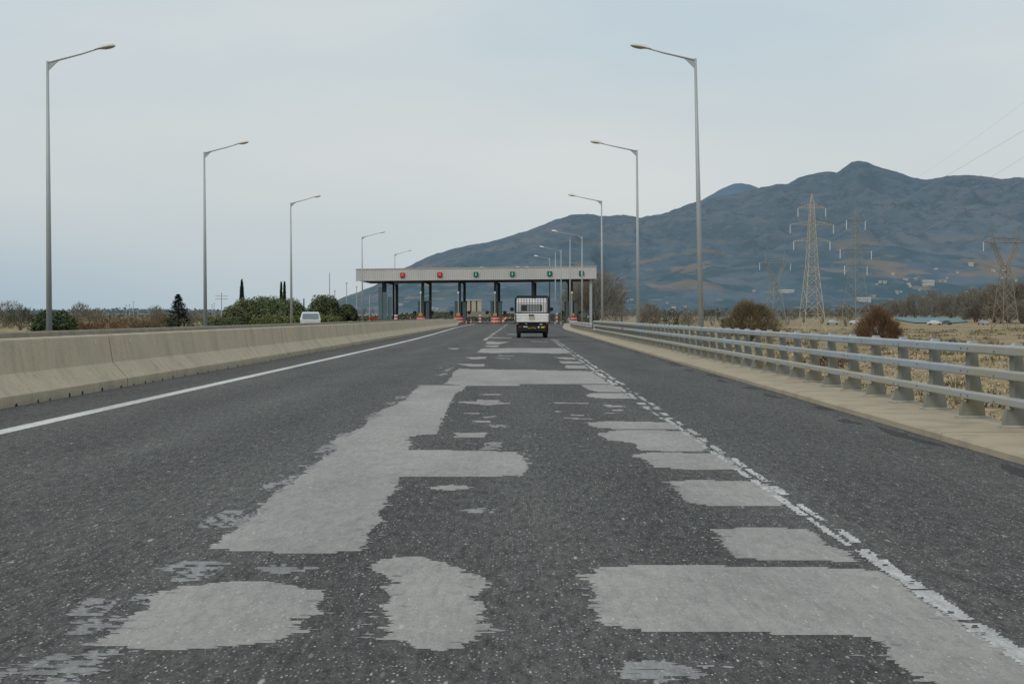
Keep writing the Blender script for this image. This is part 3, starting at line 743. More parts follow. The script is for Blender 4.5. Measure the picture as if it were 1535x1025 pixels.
# W-beam guardrail going on towards the toll plaza
gt = thing('guard_rail', 'low corrugated crash barrier with red and white stripes before the toll gate', 'guard rail')
wp = [(0, -.155), (-.03, -.13), (-.07, -.09), (-.07, -.05), (-.02, 0), (-.07, .05), (-.07, .09), (-.03, .13), (0, .155), (.008, .15), (-.012, .0), (.008, -.15)]
mb = MB(); ys_ = [87.6 + 4 * i for i in range(32)]
gx = lambda y: kx(y) + .62
for y in ys_:
    mb.v += [(gx(y) + .25 + x, y, .60 + z) for x, z in wp]
k = len(wp)
for j in range(len(ys_) - 1):
    for i in range(k): mb.f.append((j * k + i, j * k + (i + 1) % k, (j + 1) * k + (i + 1) % k, (j + 1) * k + i)); mb.m.append(0)
mb.build('beam', 'galv', gt)
for i, y in enumerate([88 + 2.5 * j for j in range(10)]):
    m2 = MB(); X = gx(y) + .25 - .074; m2.box(X - .006, X, y, y + 2.3, .66, .72); m2.build('stripe', 'red' if i % 2 else 'white', gt)
for y in [89 + 2.0 * i for i in range(60)]:
    m2 = MB(); X = gx(y) + .27; m2.box(X, X + .09, y - .05, y + .05, .05, .76); m2.build('post', 'post', gt)

# ------------------------------------------------------------------ street lamps
def lamp(px, Y, H, arm, rise, label, sgn, lean=0., X=None, grp='street lamps along the motorway', head=True, gz=-.1):
    X = W(px, Y) if X is None else X
    if X > 0: gz = ground_z(X, Y) - .05
    t = thing('street_lamp', label, 'street lamp', (X, Y, gz), 0, grp if head else None)
    H -= gz
    mb = MB(); mb.tube([(0, 0, 0), (lean * .5, 0, H * .5), (lean, 0, H)], [.125, .095, .055], 12); mb.build('pole', 'pole', t, smooth=True)
    mb = MB(); mb.lathe([(.24, 0), (.24, .03), (.14, .05), (.135, .5), (.125, .52)], (0, 0, 0), 12); mb.build('base', 'pole', t)
    if not head: return t
    mb = MB(); mb.tube([(lean, 0, H - .08), (lean + sgn * arm * .5, 0, H + rise * .48), (lean + sgn * (arm - .75), 0, H + rise * .82)], [.042, .036, .03], 8); mb.build('arm', 'pole', t, smooth=True)
    mb = MB(); mb.prism([(lean + sgn * .03, H - .42), (lean + sgn * .03, H - .06), (lean + sgn * .5, H + .02), (lean + sgn * .36, H - .09)], 'y', -.02, .02); mb.build('bracket', 'pole', t)
    # cobra head: upper shell and lens
    a = Vector((lean + sgn * (arm - .85), 0, H + rise * .80)); dv = Vector((sgn * .87, 0, .15))
    mb = MB(); S = [(0, .05, .05), (.12, .085, .09), (.3, .13, .15), (.5, .19, .19), (.72, .19, .18), (.9, .13, .12), (1, .02, .02)]
    o = 0; nn = 10
    for (s_, hw, hh) in S:
        for j in range(nn + 1):
            th = math.pi * j / nn
            p = a + dv * s_ + Vector((0, hw * math.cos(th), hh * math.sin(th))); mb.v.append(tuple(p))
    for i in range(len(S) - 1):
        for j in range(nn): mb.f.append((i * (nn + 1) + j, i * (nn + 1) + j + 1, (i + 1) * (nn + 1) + j + 1, (i + 1) * (nn + 1) + j)); mb.m.append(0)
    h_ = mb.build('lamp_head', 'lamp_top', t, smooth=True)
    mb = MB()
    for (s_, hw, hh) in S:
        for j in range(nn + 1):
            th = math.pi * j / nn
            d_ = .07 if s_ > .4 else .05
            p = a + dv * s_ + Vector((0, hw * math.cos(th), -d_ * hw / .17 * math.sin(th))); mb.v.append(tuple(p))
    for i in range(len(S) - 1):
        for j in range(nn): mb.f.append((i * (nn + 1) + j, i * (nn + 1) + j + 1, (i + 1) * (nn + 1) + j + 1, (i + 1) * (nn + 1) + j)); mb.m.append(0)
    mb.build('lens', 'lamp_lens', h_, smooth=True)
    return t
YL = [F * 10.75 / v for v in (382, 246, 170, 119, 93)]
LL = ['tall street lamp at far left of photo, its base by the dark round bush', 'street lamp on the left rising between the dark conifer and the round pines',
      'street lamp on the left in front of pines beside white van', 'slim street lamp in front of the left end of toll canopy', 'small street lamp just behind the left part of toll canopy']
for px, Y, l, a in zip((74, 308, 437, 543.5, 592.5), YL, LL, (2.85, 2.9, 2.85, 3.1, 2.9)): lamp(px, Y, 12, a, .62, l, 1, lean=-.08)
LR = ['tallest street lamp on the right, its pole crossing the mountain', 'second tallest street lamp on the right, behind the railing',
      'third street lamp on the right, just right of the toll canopy', 'street lamp with a long arm over the right end of canopy', 'street lamp whose head hangs just above the fifth lane signal', 'smallest street lamp on the right, its head just above the toll canopy roof']
YR = [F * 10.75 / v for v in (386, 249, 173)]
for px, Y, l, a, ln_ in zip((1052, 957, 903), YR, LR, (2.7, 3.0, 3.1), (-.27, -.1, -.08)): lamp(px, Y, 12, a, .5, l, -1, lean=ln_)
lamp(872.5, F * 10.75 / 120, 12, 4.1, .7, LR[3], -1); lamp(841, F * 10.75 / 99, 12, 3.5, .5, LR[4], -1); lamp(824, F * 10.75 / 87, 12, 2.9, .35, LR[5], -1)
lamp(854.5, 180, 12.2, 0, 0, 'bare grey lamp pole without a head in front of the canopy right end', -1, head=False)
lamp(832.5, 205, 11.6, 0, 0, 'thin bare grey pole rising behind the truck cage', -1, head=False)

# ------------------------------------------------------------------ toll plaza
TY = 218.0; TS = TY / F
xl_, xr_ = W(533.5, TY), W(894, TY)
def ztop(x): return 9.28 + (x - xl_) / (xr_ - xl_) * .48
def zbot(x): return 7.42 + (x - xl_) / (xr_ - xl_) * .38
tt = thing('toll_canopy', 'long grey corrugated toll gate canopy spanning the whole motorway on dark columns', 'toll canopy')
mb = MB(); nrib = 112
pts = []
for i in range(nrib):
    a = xl_ + (xr_ - xl_) * i / nrib; wd = (xr_ - xl_) / nrib
    pts += [(a, 0), (a + wd * .45, 0), (a + wd * .6, -.07), (a + wd * .9, -.07)]
pts.append((xr_, 0))
for x, o_ in pts: mb.v += [(x, TY + o_, zbot(x)), (x, TY + o_, ztop(x))]
for i in range(len(pts) - 1): mb.f.append((2 * i, 2 * i + 2, 2 * i + 3, 2 * i + 1)); mb.m.append(0)
mb.build('fascia', 'fascia', tt)
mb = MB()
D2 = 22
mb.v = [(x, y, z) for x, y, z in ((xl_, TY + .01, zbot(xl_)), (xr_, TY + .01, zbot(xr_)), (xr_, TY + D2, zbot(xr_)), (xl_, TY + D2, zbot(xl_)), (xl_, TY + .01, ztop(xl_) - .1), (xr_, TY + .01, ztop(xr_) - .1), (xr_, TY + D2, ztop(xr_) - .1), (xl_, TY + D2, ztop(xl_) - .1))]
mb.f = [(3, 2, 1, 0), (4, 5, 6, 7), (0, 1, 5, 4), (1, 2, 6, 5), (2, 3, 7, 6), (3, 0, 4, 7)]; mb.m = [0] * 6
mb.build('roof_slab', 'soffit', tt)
for zf, h in ((ztop, .13), (zbot, -.13)):
    mb = MB(); mb.v = []
    for y in (TY - .13, TY - .02):
        mb.v += [(xl_ - .05, y, zf(xl_)), (xr_ + .05, y, zf(xr_)), (xr_ + .05, y, zf(xr_) + h), (xl_ - .05, y, zf(xl_) + h)]
    mb.f = [(0, 1, 2, 3), (4, 7, 6, 5), (0, 4, 5, 1), (1, 5, 6, 2), (2, 6, 7, 3), (3, 7, 4, 0)]; mb.m = [0] * 6
    mb.build('trim', 'fascia_trim', tt)
ISL = [574, 632.5, 688.5, 743, 800, 857.5]
for x in [W(p, TY) for p in ISL]:
    mb = MB(); mb.box(x - .15, x + .15, TY + .1, TY + D2 - .1, zbot(x) - .35, zbot(x) - .002); mb.build('roof_beam', 'beam', tt)
for i, p in enumerate(ISL):
    for (dy, dx, w_) in ((3.2, -.1, .5), (11.5, .1 + (1.1 if i == 0 else .55 if i == 1 else .3), .45), (18.5, .15, .4)):
        x = W(p, TY) + dx; mb = MB(); wd = w_ if i != 0 else w_ * 1.5
        mb.prism([(x - wd / 2, TY + dy - .25), (x + wd / 2, TY + dy - .25), (x + wd / 2, TY + dy + .25), (x - wd / 2, TY + dy + .25)], 'z', 0, zbot(x) - .36); mb.build('column', 'column', tt)
x = W(886, TY); mb = MB(); mb.box(x - .22, x + .22, TY + .6, TY + 1.1, -.3, zbot(x) - .004); tag(mb.build('column', 'pole', tt), 'pale grey outer column at right end')
for px_, py_ in ((722, 399.5), (776, 398), (790, 398.5)):
    x = W(px_, TY + 4); mb = MB(); mb.lathe([(.5, 0), (.5, .3), (.3, .42)], (x, TY + 4, ztop(x) - .1), 10); mb.build('roof_vent', 'lamp_top', tt)
def signal(px, red):
    x = W(px, TY); z = (ztop(x) + zbot(x)) / 2 - .12
    mb = MB(); mb.box(x - .39, x + .39, TY - .32, TY - .075, z - .4, z + .4)
    s_ = tag(mb.build('lane_signal', 'sig_red_bg' if red else 'sig_green_bg', tt, bevel=.03), 'lane signal lit with a red cross' if red else 'lane signal lit with a green arrow')
    y = TY - .325
    mb = MB(); f = TY - .36
    if red:
        for a, b_ in (((-.24, -.24), (.24, .24)), ((-.24, .24), (.24, -.24))): mb.bar((x + a[0], f + .012 * (a[1] > 0), z + a[1]), (x + b_[0], f + .012 * (a[1] > 0), z + b_[1]), .13)
        mb.build('red_cross', 'sig_red', s_)
    else:
        mb.bar((x, f, z + .28), (x, f, z - .08), .11)
        mb.prism([(x - .21, z - .03), (x + .21, z - .03), (x, z - .30)], 'y', f - .05, f + .05); mb.build('green_arrow', 'sig_green', s_)
for p, rd in ((603.5, 1), (659.2, 1), (713.5, 0), (768, 0), (824, 0), (871.5, 0)): signal(p, rd)

def booth(px, label, glassy=False, crash=True, cl=''):
    x = W(px, TY)
    mb = MB()
    L_, w_ = 15, 1.0
    outl = [(x - w_, TY - 1.2), (x - w_ * .55, TY - 2.2), (x + w_ * .55, TY - 2.2), (x + w_, TY - 1.2), (x + w_, TY + L_ + 4), (x - w_, TY + L_ + 4)]
    mb.prism(outl, 'z', .002, .2); struct('traffic_island', mb, 'concrete_old')
    t = thing('toll_booth', label, 'toll booth', (x, TY + 6.5, .2))
    h = 3.7
    mb = MB(); mb.box(-.95, .95, -1.6, 1.6, 0, 1.05); mb.build('base', 'booth', t, bevel=.02)
    mb = MB()
    for sx in (-.92, .92):
        for sy in (-1.55, 0, 1.55): mb.box(sx - .06, sx + .06, sy - .06, sy + .06, 1.05, h - .3)
    mb.build('frame', 'booth', t)
    for (a, b_, c_, d_) in ((-.84, .84, -1.56, -1.54), (-.84, .84, 1.54, 1.56)):
        mb = MB(); mb.box(a, b_, c_, d_, 1.07, h - .32); mb.build('window', 'booth_glass', t)
    for sx in (-.9, .9):
        mb = MB(); mb.box(sx - .01, sx + .01, -1.48, -.07, 1.07, h - .32); mb.build('window', 'booth_glass', t)
        mb = MB(); mb.box(sx - .03, sx + .03, .08, 1.48, .1, h - .4); mb.build('door', 'booth', t)
    mb = MB(); mb.box(-1.05, 1.05, -1.8, 1.8, h - .3, h); mb.build('roof', 'booth', t, bevel=.04)
    # tall cabinet on the island nose beside the booth
    mb = MB(); mb.box(.45, 1.0, -3.6, -2.6, 0, h - .25); mb.build('cabinet', 'booth', t, bevel=.03)
    mb = MB(); mb.box(-.95, -.45, -3.4, -2.6, .0, h); mb.build('cabinet', 'booth', t, bevel=.03)
    for sx in (-1, 1):
        mb = MB(); mb.tube([(sx * .9, -2.9, 1.75), (sx * 1.45, -2.9, 1.8)], .04, 6)
        a = mb.build('mirror_arm', 'black', t)
        mb = MB(); mb.lathe([(.12, -.1), (.3, -.06), (.32, 0), (.3, .05)], (sx * 1.55, -2.9, 1.7), 12, axis='y'); mb.build('mirror', 'black', a)
    if crash:
        y = TY - 3.0
        k = thing('crash_cushion', f'red and white striped crash cushion guarding the {cl} toll island', 'crash cushion', (x, y, 0))
        for i, (z0, z1, m_) in enumerate(((0.02, .3, 'red'), (.302, .5, 'white'), (.502, .8, 'red'), (.802, .96, 'white'), (.962, 1.3, 'red'))):
            mb = MB(); w2 = .82 - .02 * i
            out = [(w2 * math.cos(math.pi + math.pi * j / 8), .8 + .75 * math.sin(math.pi + math.pi * j / 8)) for j in range(9)]
            mb.prism(out, 'z', z0, z1); mb.build('band', m_, k)
        for sx in (-.25, .12):
            mb = MB(); mb.box(sx - .13, sx + .13, .45, .6, 1.302, 1.75); mb.build('warning_lamp', 'yellow', k, bevel=.05)
        p = thing('signal_post', f'slender pale post standing on the {cl} toll island', 'post', (x - .1, TY - 1.6, .2))
        mb = MB(); mb.tube([(0, 0, 0), (0, 0, 4.9)], [.1, .08], 8); mb.build('pole', 'pole', p)
        mb = MB(); mb.box(-.14, .14, -.1, .1, 4.9, 5.25); mb.build('lamp_head', 'lamp_top', p, bevel=.03)
    return t
booth(ISL[1], 'dark green toll booth under the second canopy column from left', cl='second')
booth(ISL[2], 'dark green toll booth left of the pale beige building', cl='third')
booth(ISL[3], 'dark green toll booth just left of the small truck', cl='fourth')
booth(ISL[4], 'dark toll booth hidden behind the small truck', cl='fifth', crash=False)
booth(ISL[5], 'dark toll booth at the rightmost canopy columns', cl='rightmost')
# glazed screen of the left-most island
x = W(575, TY)
t = thing('glass_screen', 'tall smoky glass screen wrapped around the leftmost canopy columns', 'screen', (x, TY + 1, 0))
for (a, b_, h) in ((-1.0, -.35, 6.3), (-.3, .55, 5.4), (.6, 1.3, 4.6)):
    mb = MB(); mb.box(a + .02, b_ - .02, -.04 + a * .3, .04 + a * .3, 1.2 if a == -.5 else .8, h); mb.build('pane', 'smoky_glass', t)
mb = MB(); mb.box(-1.2, 1.7, -1.2, 5, 0, .75); mb.build('plinth', 'booth', t, bevel=.05)

# cones, posts, boom
def cone(px, py, label, h=.75, Y=None):
    Y = Y or 206; z0 = 0.004; x = W(px, Y)
    t = thing('traffic_cone', label, 'traffic cone', (x, Y, z0))
    mb = MB(); mb.box(-.2, .2, -.2, .2, 0, .04); mb.build('foot', 'orange', t)
    prev = .04
    for i, (a, m_) in enumerate(((.35, 'red'), (.55, 'white'), (.75, 'red'), (.88, 'white'), (1, 'red'))):
        z1 = h * a; r0 = .15 * (1 - prev / h * .8); r1 = .15 * (1 - z1 / h * .8)
        mb = MB(); mb.lathe([(r0, prev + .001), (r1, z1)], (0, 0, 0), 12); mb.build('band', m_, t); prev = z1
    return t
cone(543.5, 483, 'small orange cone at the foot of the slim lamp left of the toll plaza', .7, 214)
cone(655.5, 481, 'lone orange cone between the second and third toll islands', .75)
cone(706, 482, 'orange cone lying close right of the third toll island', .8)
cone(615, 481, 'red and white cone just left of the second toll island', 1.2)
cone(740.5, 482, 'orange cone in front of the fourth crash cushion', .9, 203)
cone(699, 482, 'small orange cone beside the end of the concrete barrier', .6, 209)
def bollard(px, label, h, Y, w_=.2):
    x = W(px, Y); t = thing('warning_bollard', label, 'bollard', (x, Y, .004))
    for i in range(6):
        mb = MB(); mb.lathe([(w_, h * i / 6 + .001), (w_ * .96, h * (i + 1) / 6)], (0, 0, 0), 14); mb.build('band', 'red' if i % 2 == 0 else 'white', t)
    mb = MB(); mb.lathe([(w_ * 1.6, 0), (w_ * 1.6, .06), (w_, .08)], (0, 0, 0), 14); mb.build('base', 'rubber', t)
bollard(719.7, 'tall red and white striped post standing alone between two toll lanes', 1.5, 210)
bollard(834.5, 'tall red and white striped post right of the small truck', 1.8, 208)
bollard(593.5, 'red and white striped post beside the leftmost smoky glass screen', 1.5, 212, .3)
t = thing('boom_barrier', 'orange and white striped boom beside the toll booth left of the truck', 'boom barrier', (W(754, TY), TY + 1.5, 0))
mb = MB(); mb.box(-.2, .2, -.2, .2, 0.002, 1.1); mb.build('housing', 'orange', t, bevel=.04)
for i in range(8):
    mb = MB(); mb.box(.21 + i * .55, .21 + (i + 1) * .55 - .01, -.05, .05, .92, 1.03); mb.build('boom', 'orange' if i % 2 == 0 else 'white', t)
t = thing('boom_barrier', 'fallen striped boom slanting down to the lane line left of the truck', 'boom barrier', (W(752, 205), 205, 0))
for i in range(5):
    mb = MB(); mb.bar((i * .16, i * .2, .15 + i * .2), ((i + 1) * .16 - .008, (i + 1) * .2, .15 + (i + 1) * .2), .18); mb.build('boom', 'orange' if i % 2 == 0 else 'white', t)
mb = MB(); mb.box(-.25, .25, -.3, .2, 0.006, .1); mb.build('foot', 'rubber', t)
# red barrier boards left of plaza
t = thing('road_barrier', 'low red barrier board left of the glass screen', 'barrier', (W(561, 236), 236, 0))
mb = MB(); mb.box(-1.1, 1.1, -.1, .1, .65, 1.05); mb.build('board', 'red', t); 
for s_ in (-.9, .9): mb = MB(); mb.box(s_ - .05, s_ + .05, -.2, .2, .0, .64); mb.build('foot', 'white', t)

# pale building beyond the gate
Y = 330; t = thing('gatehouse', 'pale beige flat-roofed building seen through the toll gate', 'building', (W(709, Y), Y, 0))
mb = MB()
for (a, b_) in ((-2.2, -.75), (-.35, .75), (1.15, 2.2)): mb.box(a, b_, 0, 3, .0, 5.3)
mb.build('wall', 'wall_beige', t)
mb = MB(); mb.box(-2.3, 2.3, -.1, 3.1, 5.302, 5.6); mb.build('roof', 'wall', t)
for a in (-.75, .75): mb = MB(); mb.box(a + .002, a + .398, .3, .4, 0, 5.3); mb.build('door', 'car_dark', t)
mb = MB(); mb.box(-5, 7, -1.2, -.6, -.2, 2.5); mb.build('plinth', 'concrete_old', t)

# ------------------------------------------------------------------ small open truck
TKY = 72.9
t = thing('small_truck', 'small white open-bed truck with black cage frame driving towards the toll gate', 'truck', (W(798, TKY), TKY, .003))
hb = .98                                     # half width of bed
mb = MB(); mb.box(-hb, hb, .06, 2.75, .98, 1.04); mb.build('bed', 'truck_white', t)
mb = MB()
mb.prism([(-.0, .90), (-.03, .92), (-.03, 1.06), (-.005, 1.075), (-.03, 1.09), (-.03, 1.22), (-.005, 1.235), (-.03, 1.25), (-.03, 1.38), (0, 1.40), (.05, 1.40), (.05, .90)], 'x', -hb, hb)
tg = mb.build('tailgate', 'truck_white', t, bevel=.004)
mb = MB(); mb.box(-.19, .16, -.042, -.034, 1.04, 1.25); mb.build('sticker', 'truck_dirt', tg)
mb = MB(); mb.box(-.21, .1, -.05, -.034, 1.27, 1.35); mb.build('handle', 'black', tg)
for sx in (-1, 1):
    mb = MB(); mb.box(sx * hb - .03, sx * hb + .03, .06, 2.7, .985, 1.40); mb.build('side_board', 'truck_white', t, bevel=.01)
    mb = MB(); mb.box(sx * (hb - .02) - .03, sx * (hb - .02) + .03, -.07, -.035, .95, 1.38); mb.build('latch', 'black', tg)
# cage: side panels of close dark bars, end frame
for sx in (-1, 1):
    mb = MB(); x = sx * .97
    mb.box(x - .045, x + .045, .05, .14, 1.40, 2.22); mb.box(x - .045, x + .045, 2.5, 2.6, 1.40, 2.22)
    mb.tube([(x, .1, 2.2), (x - sx * .04, .1, 2.33), (x - sx * .14, .1, 2.39)], .045, 8)
    for y in [.35 + .2 * i for i in range(11)]: mb.box(x - .03, x + .03, y - .035, y + .035, 1.40, 2.27)
    for z in (1.6, 1.95, 2.28): mb.box(x - .025, x + .025, .1, 2.55, z - .03, z + .03)
    mb.build('cage_side', 'black', t)
mb = MB()
mb.box(-.86, .86, .06, .14, 2.355, 2.43); mb.box(-.92, .92, .07, .12, 2.18, 2.205); mb.box(-.92, .92, .07, .12, 1.41, 1.47); mb.box(-.92, .92, .08, .115, 2.265, 2.285)
for i in range(11): x = -.80 + .16 * i; mb.box(x - .012, x + .012, .085, .11, 1.40, 2.35)
mb.build('cage_rear', 'black', t)
mb = MB()
for i in range(13): y = .3 + .19 * i; mb.box(-.9, .9, y - .012, y + .012, 2.36, 2.385)
mb.build('cage_roof', 'black', t)
# cab
mb = MB()
mb.prism([(2.85, .55), (2.85, 2.1), (2.9, 2.24), (3.05, 2.3), (3.9, 2.3), (4.35, 1.62), (4.75, 1.42), (4.85, .55)], 'x', -.9, .9)
cab = mb.build('cab', 'truck_white', t, bevel=.05)
mb = MB(); mb.box(-.62, .60, 2.83, 2.846, 1.56, 1.93); mb.build('rear_window', 'window', cab)
mb = MB(); mb.box(-.32, .5, 2.815, 2.826, 1.58, 1.90); mb.build('headrest_screen', 'car_grey', cab)
for sx in (-1, 1):
    mb = MB(); mb.prism([(3.3, 1.5), (3.3, 2.1), (3.85, 2.1), (4.2, 1.55)], 'x', sx * .842 - .008, sx * .842 + .008); mb.build('side_window', 'window', cab)
    mb = MB(); mb.tube([(sx * .84, 4.2, 1.6), (sx * 1.12, 4.25, 1.68)], .02, 6); a = mb.build('mirror_arm', 'black', cab)
    mb = MB(); mb.lathe([(.06, -.05), (.12, -.03), (.13, .0), (.1, .04)], (sx * 1.2, 4.25, 1.68), 12, axis='y'); mb.build('mirror', 'black', a)
mb = MB(); mb.prism([(3.93, 2.22), (4.36, 1.64), (4.38, 1.66), (3.95, 2.24)], 'x', -.75, .75); mb.build('windscreen', 'window', cab)
# chassis and underbody
mb = MB(); mb.box(-.42, -.3, .1, 4.6, .55, .9); mb.box(.3, .42, .1, 4.6, .55, .9); mb.box(-.8, .8, .12, .22, .62, .88); mb.build('chassis', 'black', t)
mb = MB(); mb.box(-.80, .80, .02, .10, .36, .86); mb.build('rear_beam', 'black', t, bevel=.02)
mb = MB(); mb.box(-.66, .66, .55, 3.2, .27, .56); mb.build('underbody_block', 'black', t)  # solid black block added to deepen the shade beneath the truck
mb = MB(); mb.box(-1.02, 1.02, -.05, .04, .84, .90); mb.build('bumper', 'black', t, bevel=.015)
for i, (sx, y) in enumerate(((-1, .75), (1, .75), (-1, 3.8), (1, 3.8))):
    w_ = thing('wheel', None, None, (0, 0, 0)); w_.parent = t; w_.location = (sx * .78, y, .38)
    mb = MB(); mb.lathe([(.22, -.1), (.34, -.115), (.375, -.085), (.38, 0), (.375, .085), (.34, .115), (.22, .1)], (0, 0, 0), 28, axis='x'); mb.build('tyre', 'rubber', w_, smooth=True)
    mb = MB(); mb.lathe([(.215, -.07), (.215, .07), (.1, .09)], (0, 0, 0), 20, axis='x'); mb.build('rim', 'car_grey', w_)
    if i < 2:
        mb = MB(); mb.box(sx * .78 - .14, sx * .78 + .14, .22, .235, .28, .80); mb.build('mud_flap', 'rubber', t)
for sx, m_ in ((-1, 'tail_red'), (1, 'tail_red')):
    mb = MB(); mb.box(sx * .72 - .08, sx * .72 + .08, -.005, .018, .59, .685); tl = mb.build('tail_light', m_, t, bevel=.01)
    mb = MB(); mb.box(sx * .85 - .04, sx * .85 + .04, -.06, -.052, .86, .90); mb.build('reflector', 'tail_red', t)
mb = MB(); mb.box(-.28, .28, -.03, .016, .47, .70); npl = mb.build('number_plate', 'black', t)
r = random.Random(4)
for i in range(7):
    mb = MB(); x = -.23 + .07 * i; zc = .57 + r.uniform(-.02, .03)
    mb.bar((x, -.036, zc - .04), (x + r.uniform(-.02, .03), -.036, zc + .045), .018); mb.build('marking', 'plate_yellow', npl)
mb = MB(); mb.box(.50, .69, -.02, .016, .57, .66); mb.build('sticker', 'plate_yellow', t)
mb = MB(); mb.box(-.52, -.28, -.01, .016, .61, .67); mb.build('sticker', 'white', t)
mb = MB(); mb.lathe([(.055, -.02), (.055, .016)], (.36, 0, .615), 12, axis='y'); mb.build('sticker', 'white', t)
mb = MB(); mb.box(.42, .58, -.02, .016, .76, .81); mb.build('sticker', 'white', t)
mb = MB(); mb.box(-.42, -.3, -.02, .016, .80, .84); mb.build('sticker', 'white', t)

# ------------------------------------------------------------------ cars
def car(X, Y, z, rz, body_m, label, L_=4.2, w_=1.75, h=1.5, van=False, cat='car', name='parked_car', grp=None):
    t = thing(name, label, cat, (X, Y, z), rz, grp)
    if van: prof = [(0, .35), (0, .95), (.08, 1.0), (.32, h - .1), (.5, h), (L_ - .9, h), (L_ - .15, 1.0), (L_, .9), (L_, .35)]
    else: prof = [(0, .35), (0, .75), (.15, .88), (.75, 1.0), (1.35, h - .06), (1.7, h), (3.1, h - .03), (3.7, 1.02), (L_ - .05, .95), (L_, .4)]
    mb = MB(); mb.prism([(x, z_) for x, z_ in prof], 'x', -w_ / 2, w_ / 2)
    for i, v in enumerate(mb.v):
        if v[2] > 1.05: mb.v[i] = (v[0] * .84, v[1], v[2])
    b_ = mb.build('body', body_m, t, bevel=.05)
    if van: q = [(.05, 1.02), (.28, h - .14)]
    else: q = [(.80, 1.03), (1.31, h - .1)]
    mb = MB(); (ya, za), (yb_, zb) = q; e = .03
    mb.add([(-w_ * .405, ya - e, za), (w_ * .405, ya - e, za), (w_ * .375, yb_ - e, zb), (-w_ * .375, yb_ - e, zb), (-w_ * .405, ya + .02, za), (w_ * .405, ya + .02, za), (w_ * .375, yb_ + .02, zb), (-w_ * .375, yb_ + .02, zb)], [(0, 1, 2, 3), (4, 7, 6, 5), (0, 4, 5, 1), (1, 5, 6, 2), (2, 6, 7, 3), (3, 7, 4, 0)])
    mb.build('windscreen', 'windscreen', b_)
    for sx in (-1, 1):
        mb = MB(); x = sx * w_ * .42
        y0, y1 = (.6, L_ - 1.1) if van else (1.4, 3.2)
        mb.prism([(y0 - .15, 1.06), (y0 + .15, h - .12), (y1 - .1, h - .12), (y1 + .25, 1.06)], 'x', x - .02, x + .02); mb.build('side_window', 'window', b_)
        for y in (.8, L_ - .85):
            mb = MB(); mb.lathe([(.2, -.1), (.31, -.09), (.32, 0), (.31, .09), (.2, .1)], (sx * (w_ / 2 - .08), y, .32), 16, axis='x'); mb.build('wheel', 'rubber', t)
        mb = MB(); mb.box(sx * .6 - .15, sx * .6 + .15, -.02, .05, .62, .74); mb.build('headlight', 'lamp_top', t)
    return t
Y = 116; car(W(465.5, Y), Y, .003, .17, 'car_white', 'white van on the far carriageway, only its roof and windscreen above the barrier', 4.4, 1.82, 1.64, True, 'van', 'white_van')
for px, Y, rz, m_, l in ((1411, 430, 1.5, 'car_white', 'white car parked sideways in front of the teal pond'), (1427, 436, 1.6, 'car_dark', 'dark car parked right beside the white one near the pond'),
                         (1479, 430, .15, 'car_grey', 'grey car parked at the edge of bare trees right of the pond'), (1258, 440, 1.2, 'car_grey', 'grey car parked in the field just right of the tallest pylon'), (1291, 450, 1.55, 'car_white', 'white car half hidden left of the rust red bush')):
    X = W(px, Y); car(X, Y, ground_z(X, Y), rz, m_, l, 4.6, 1.9, 1.6)

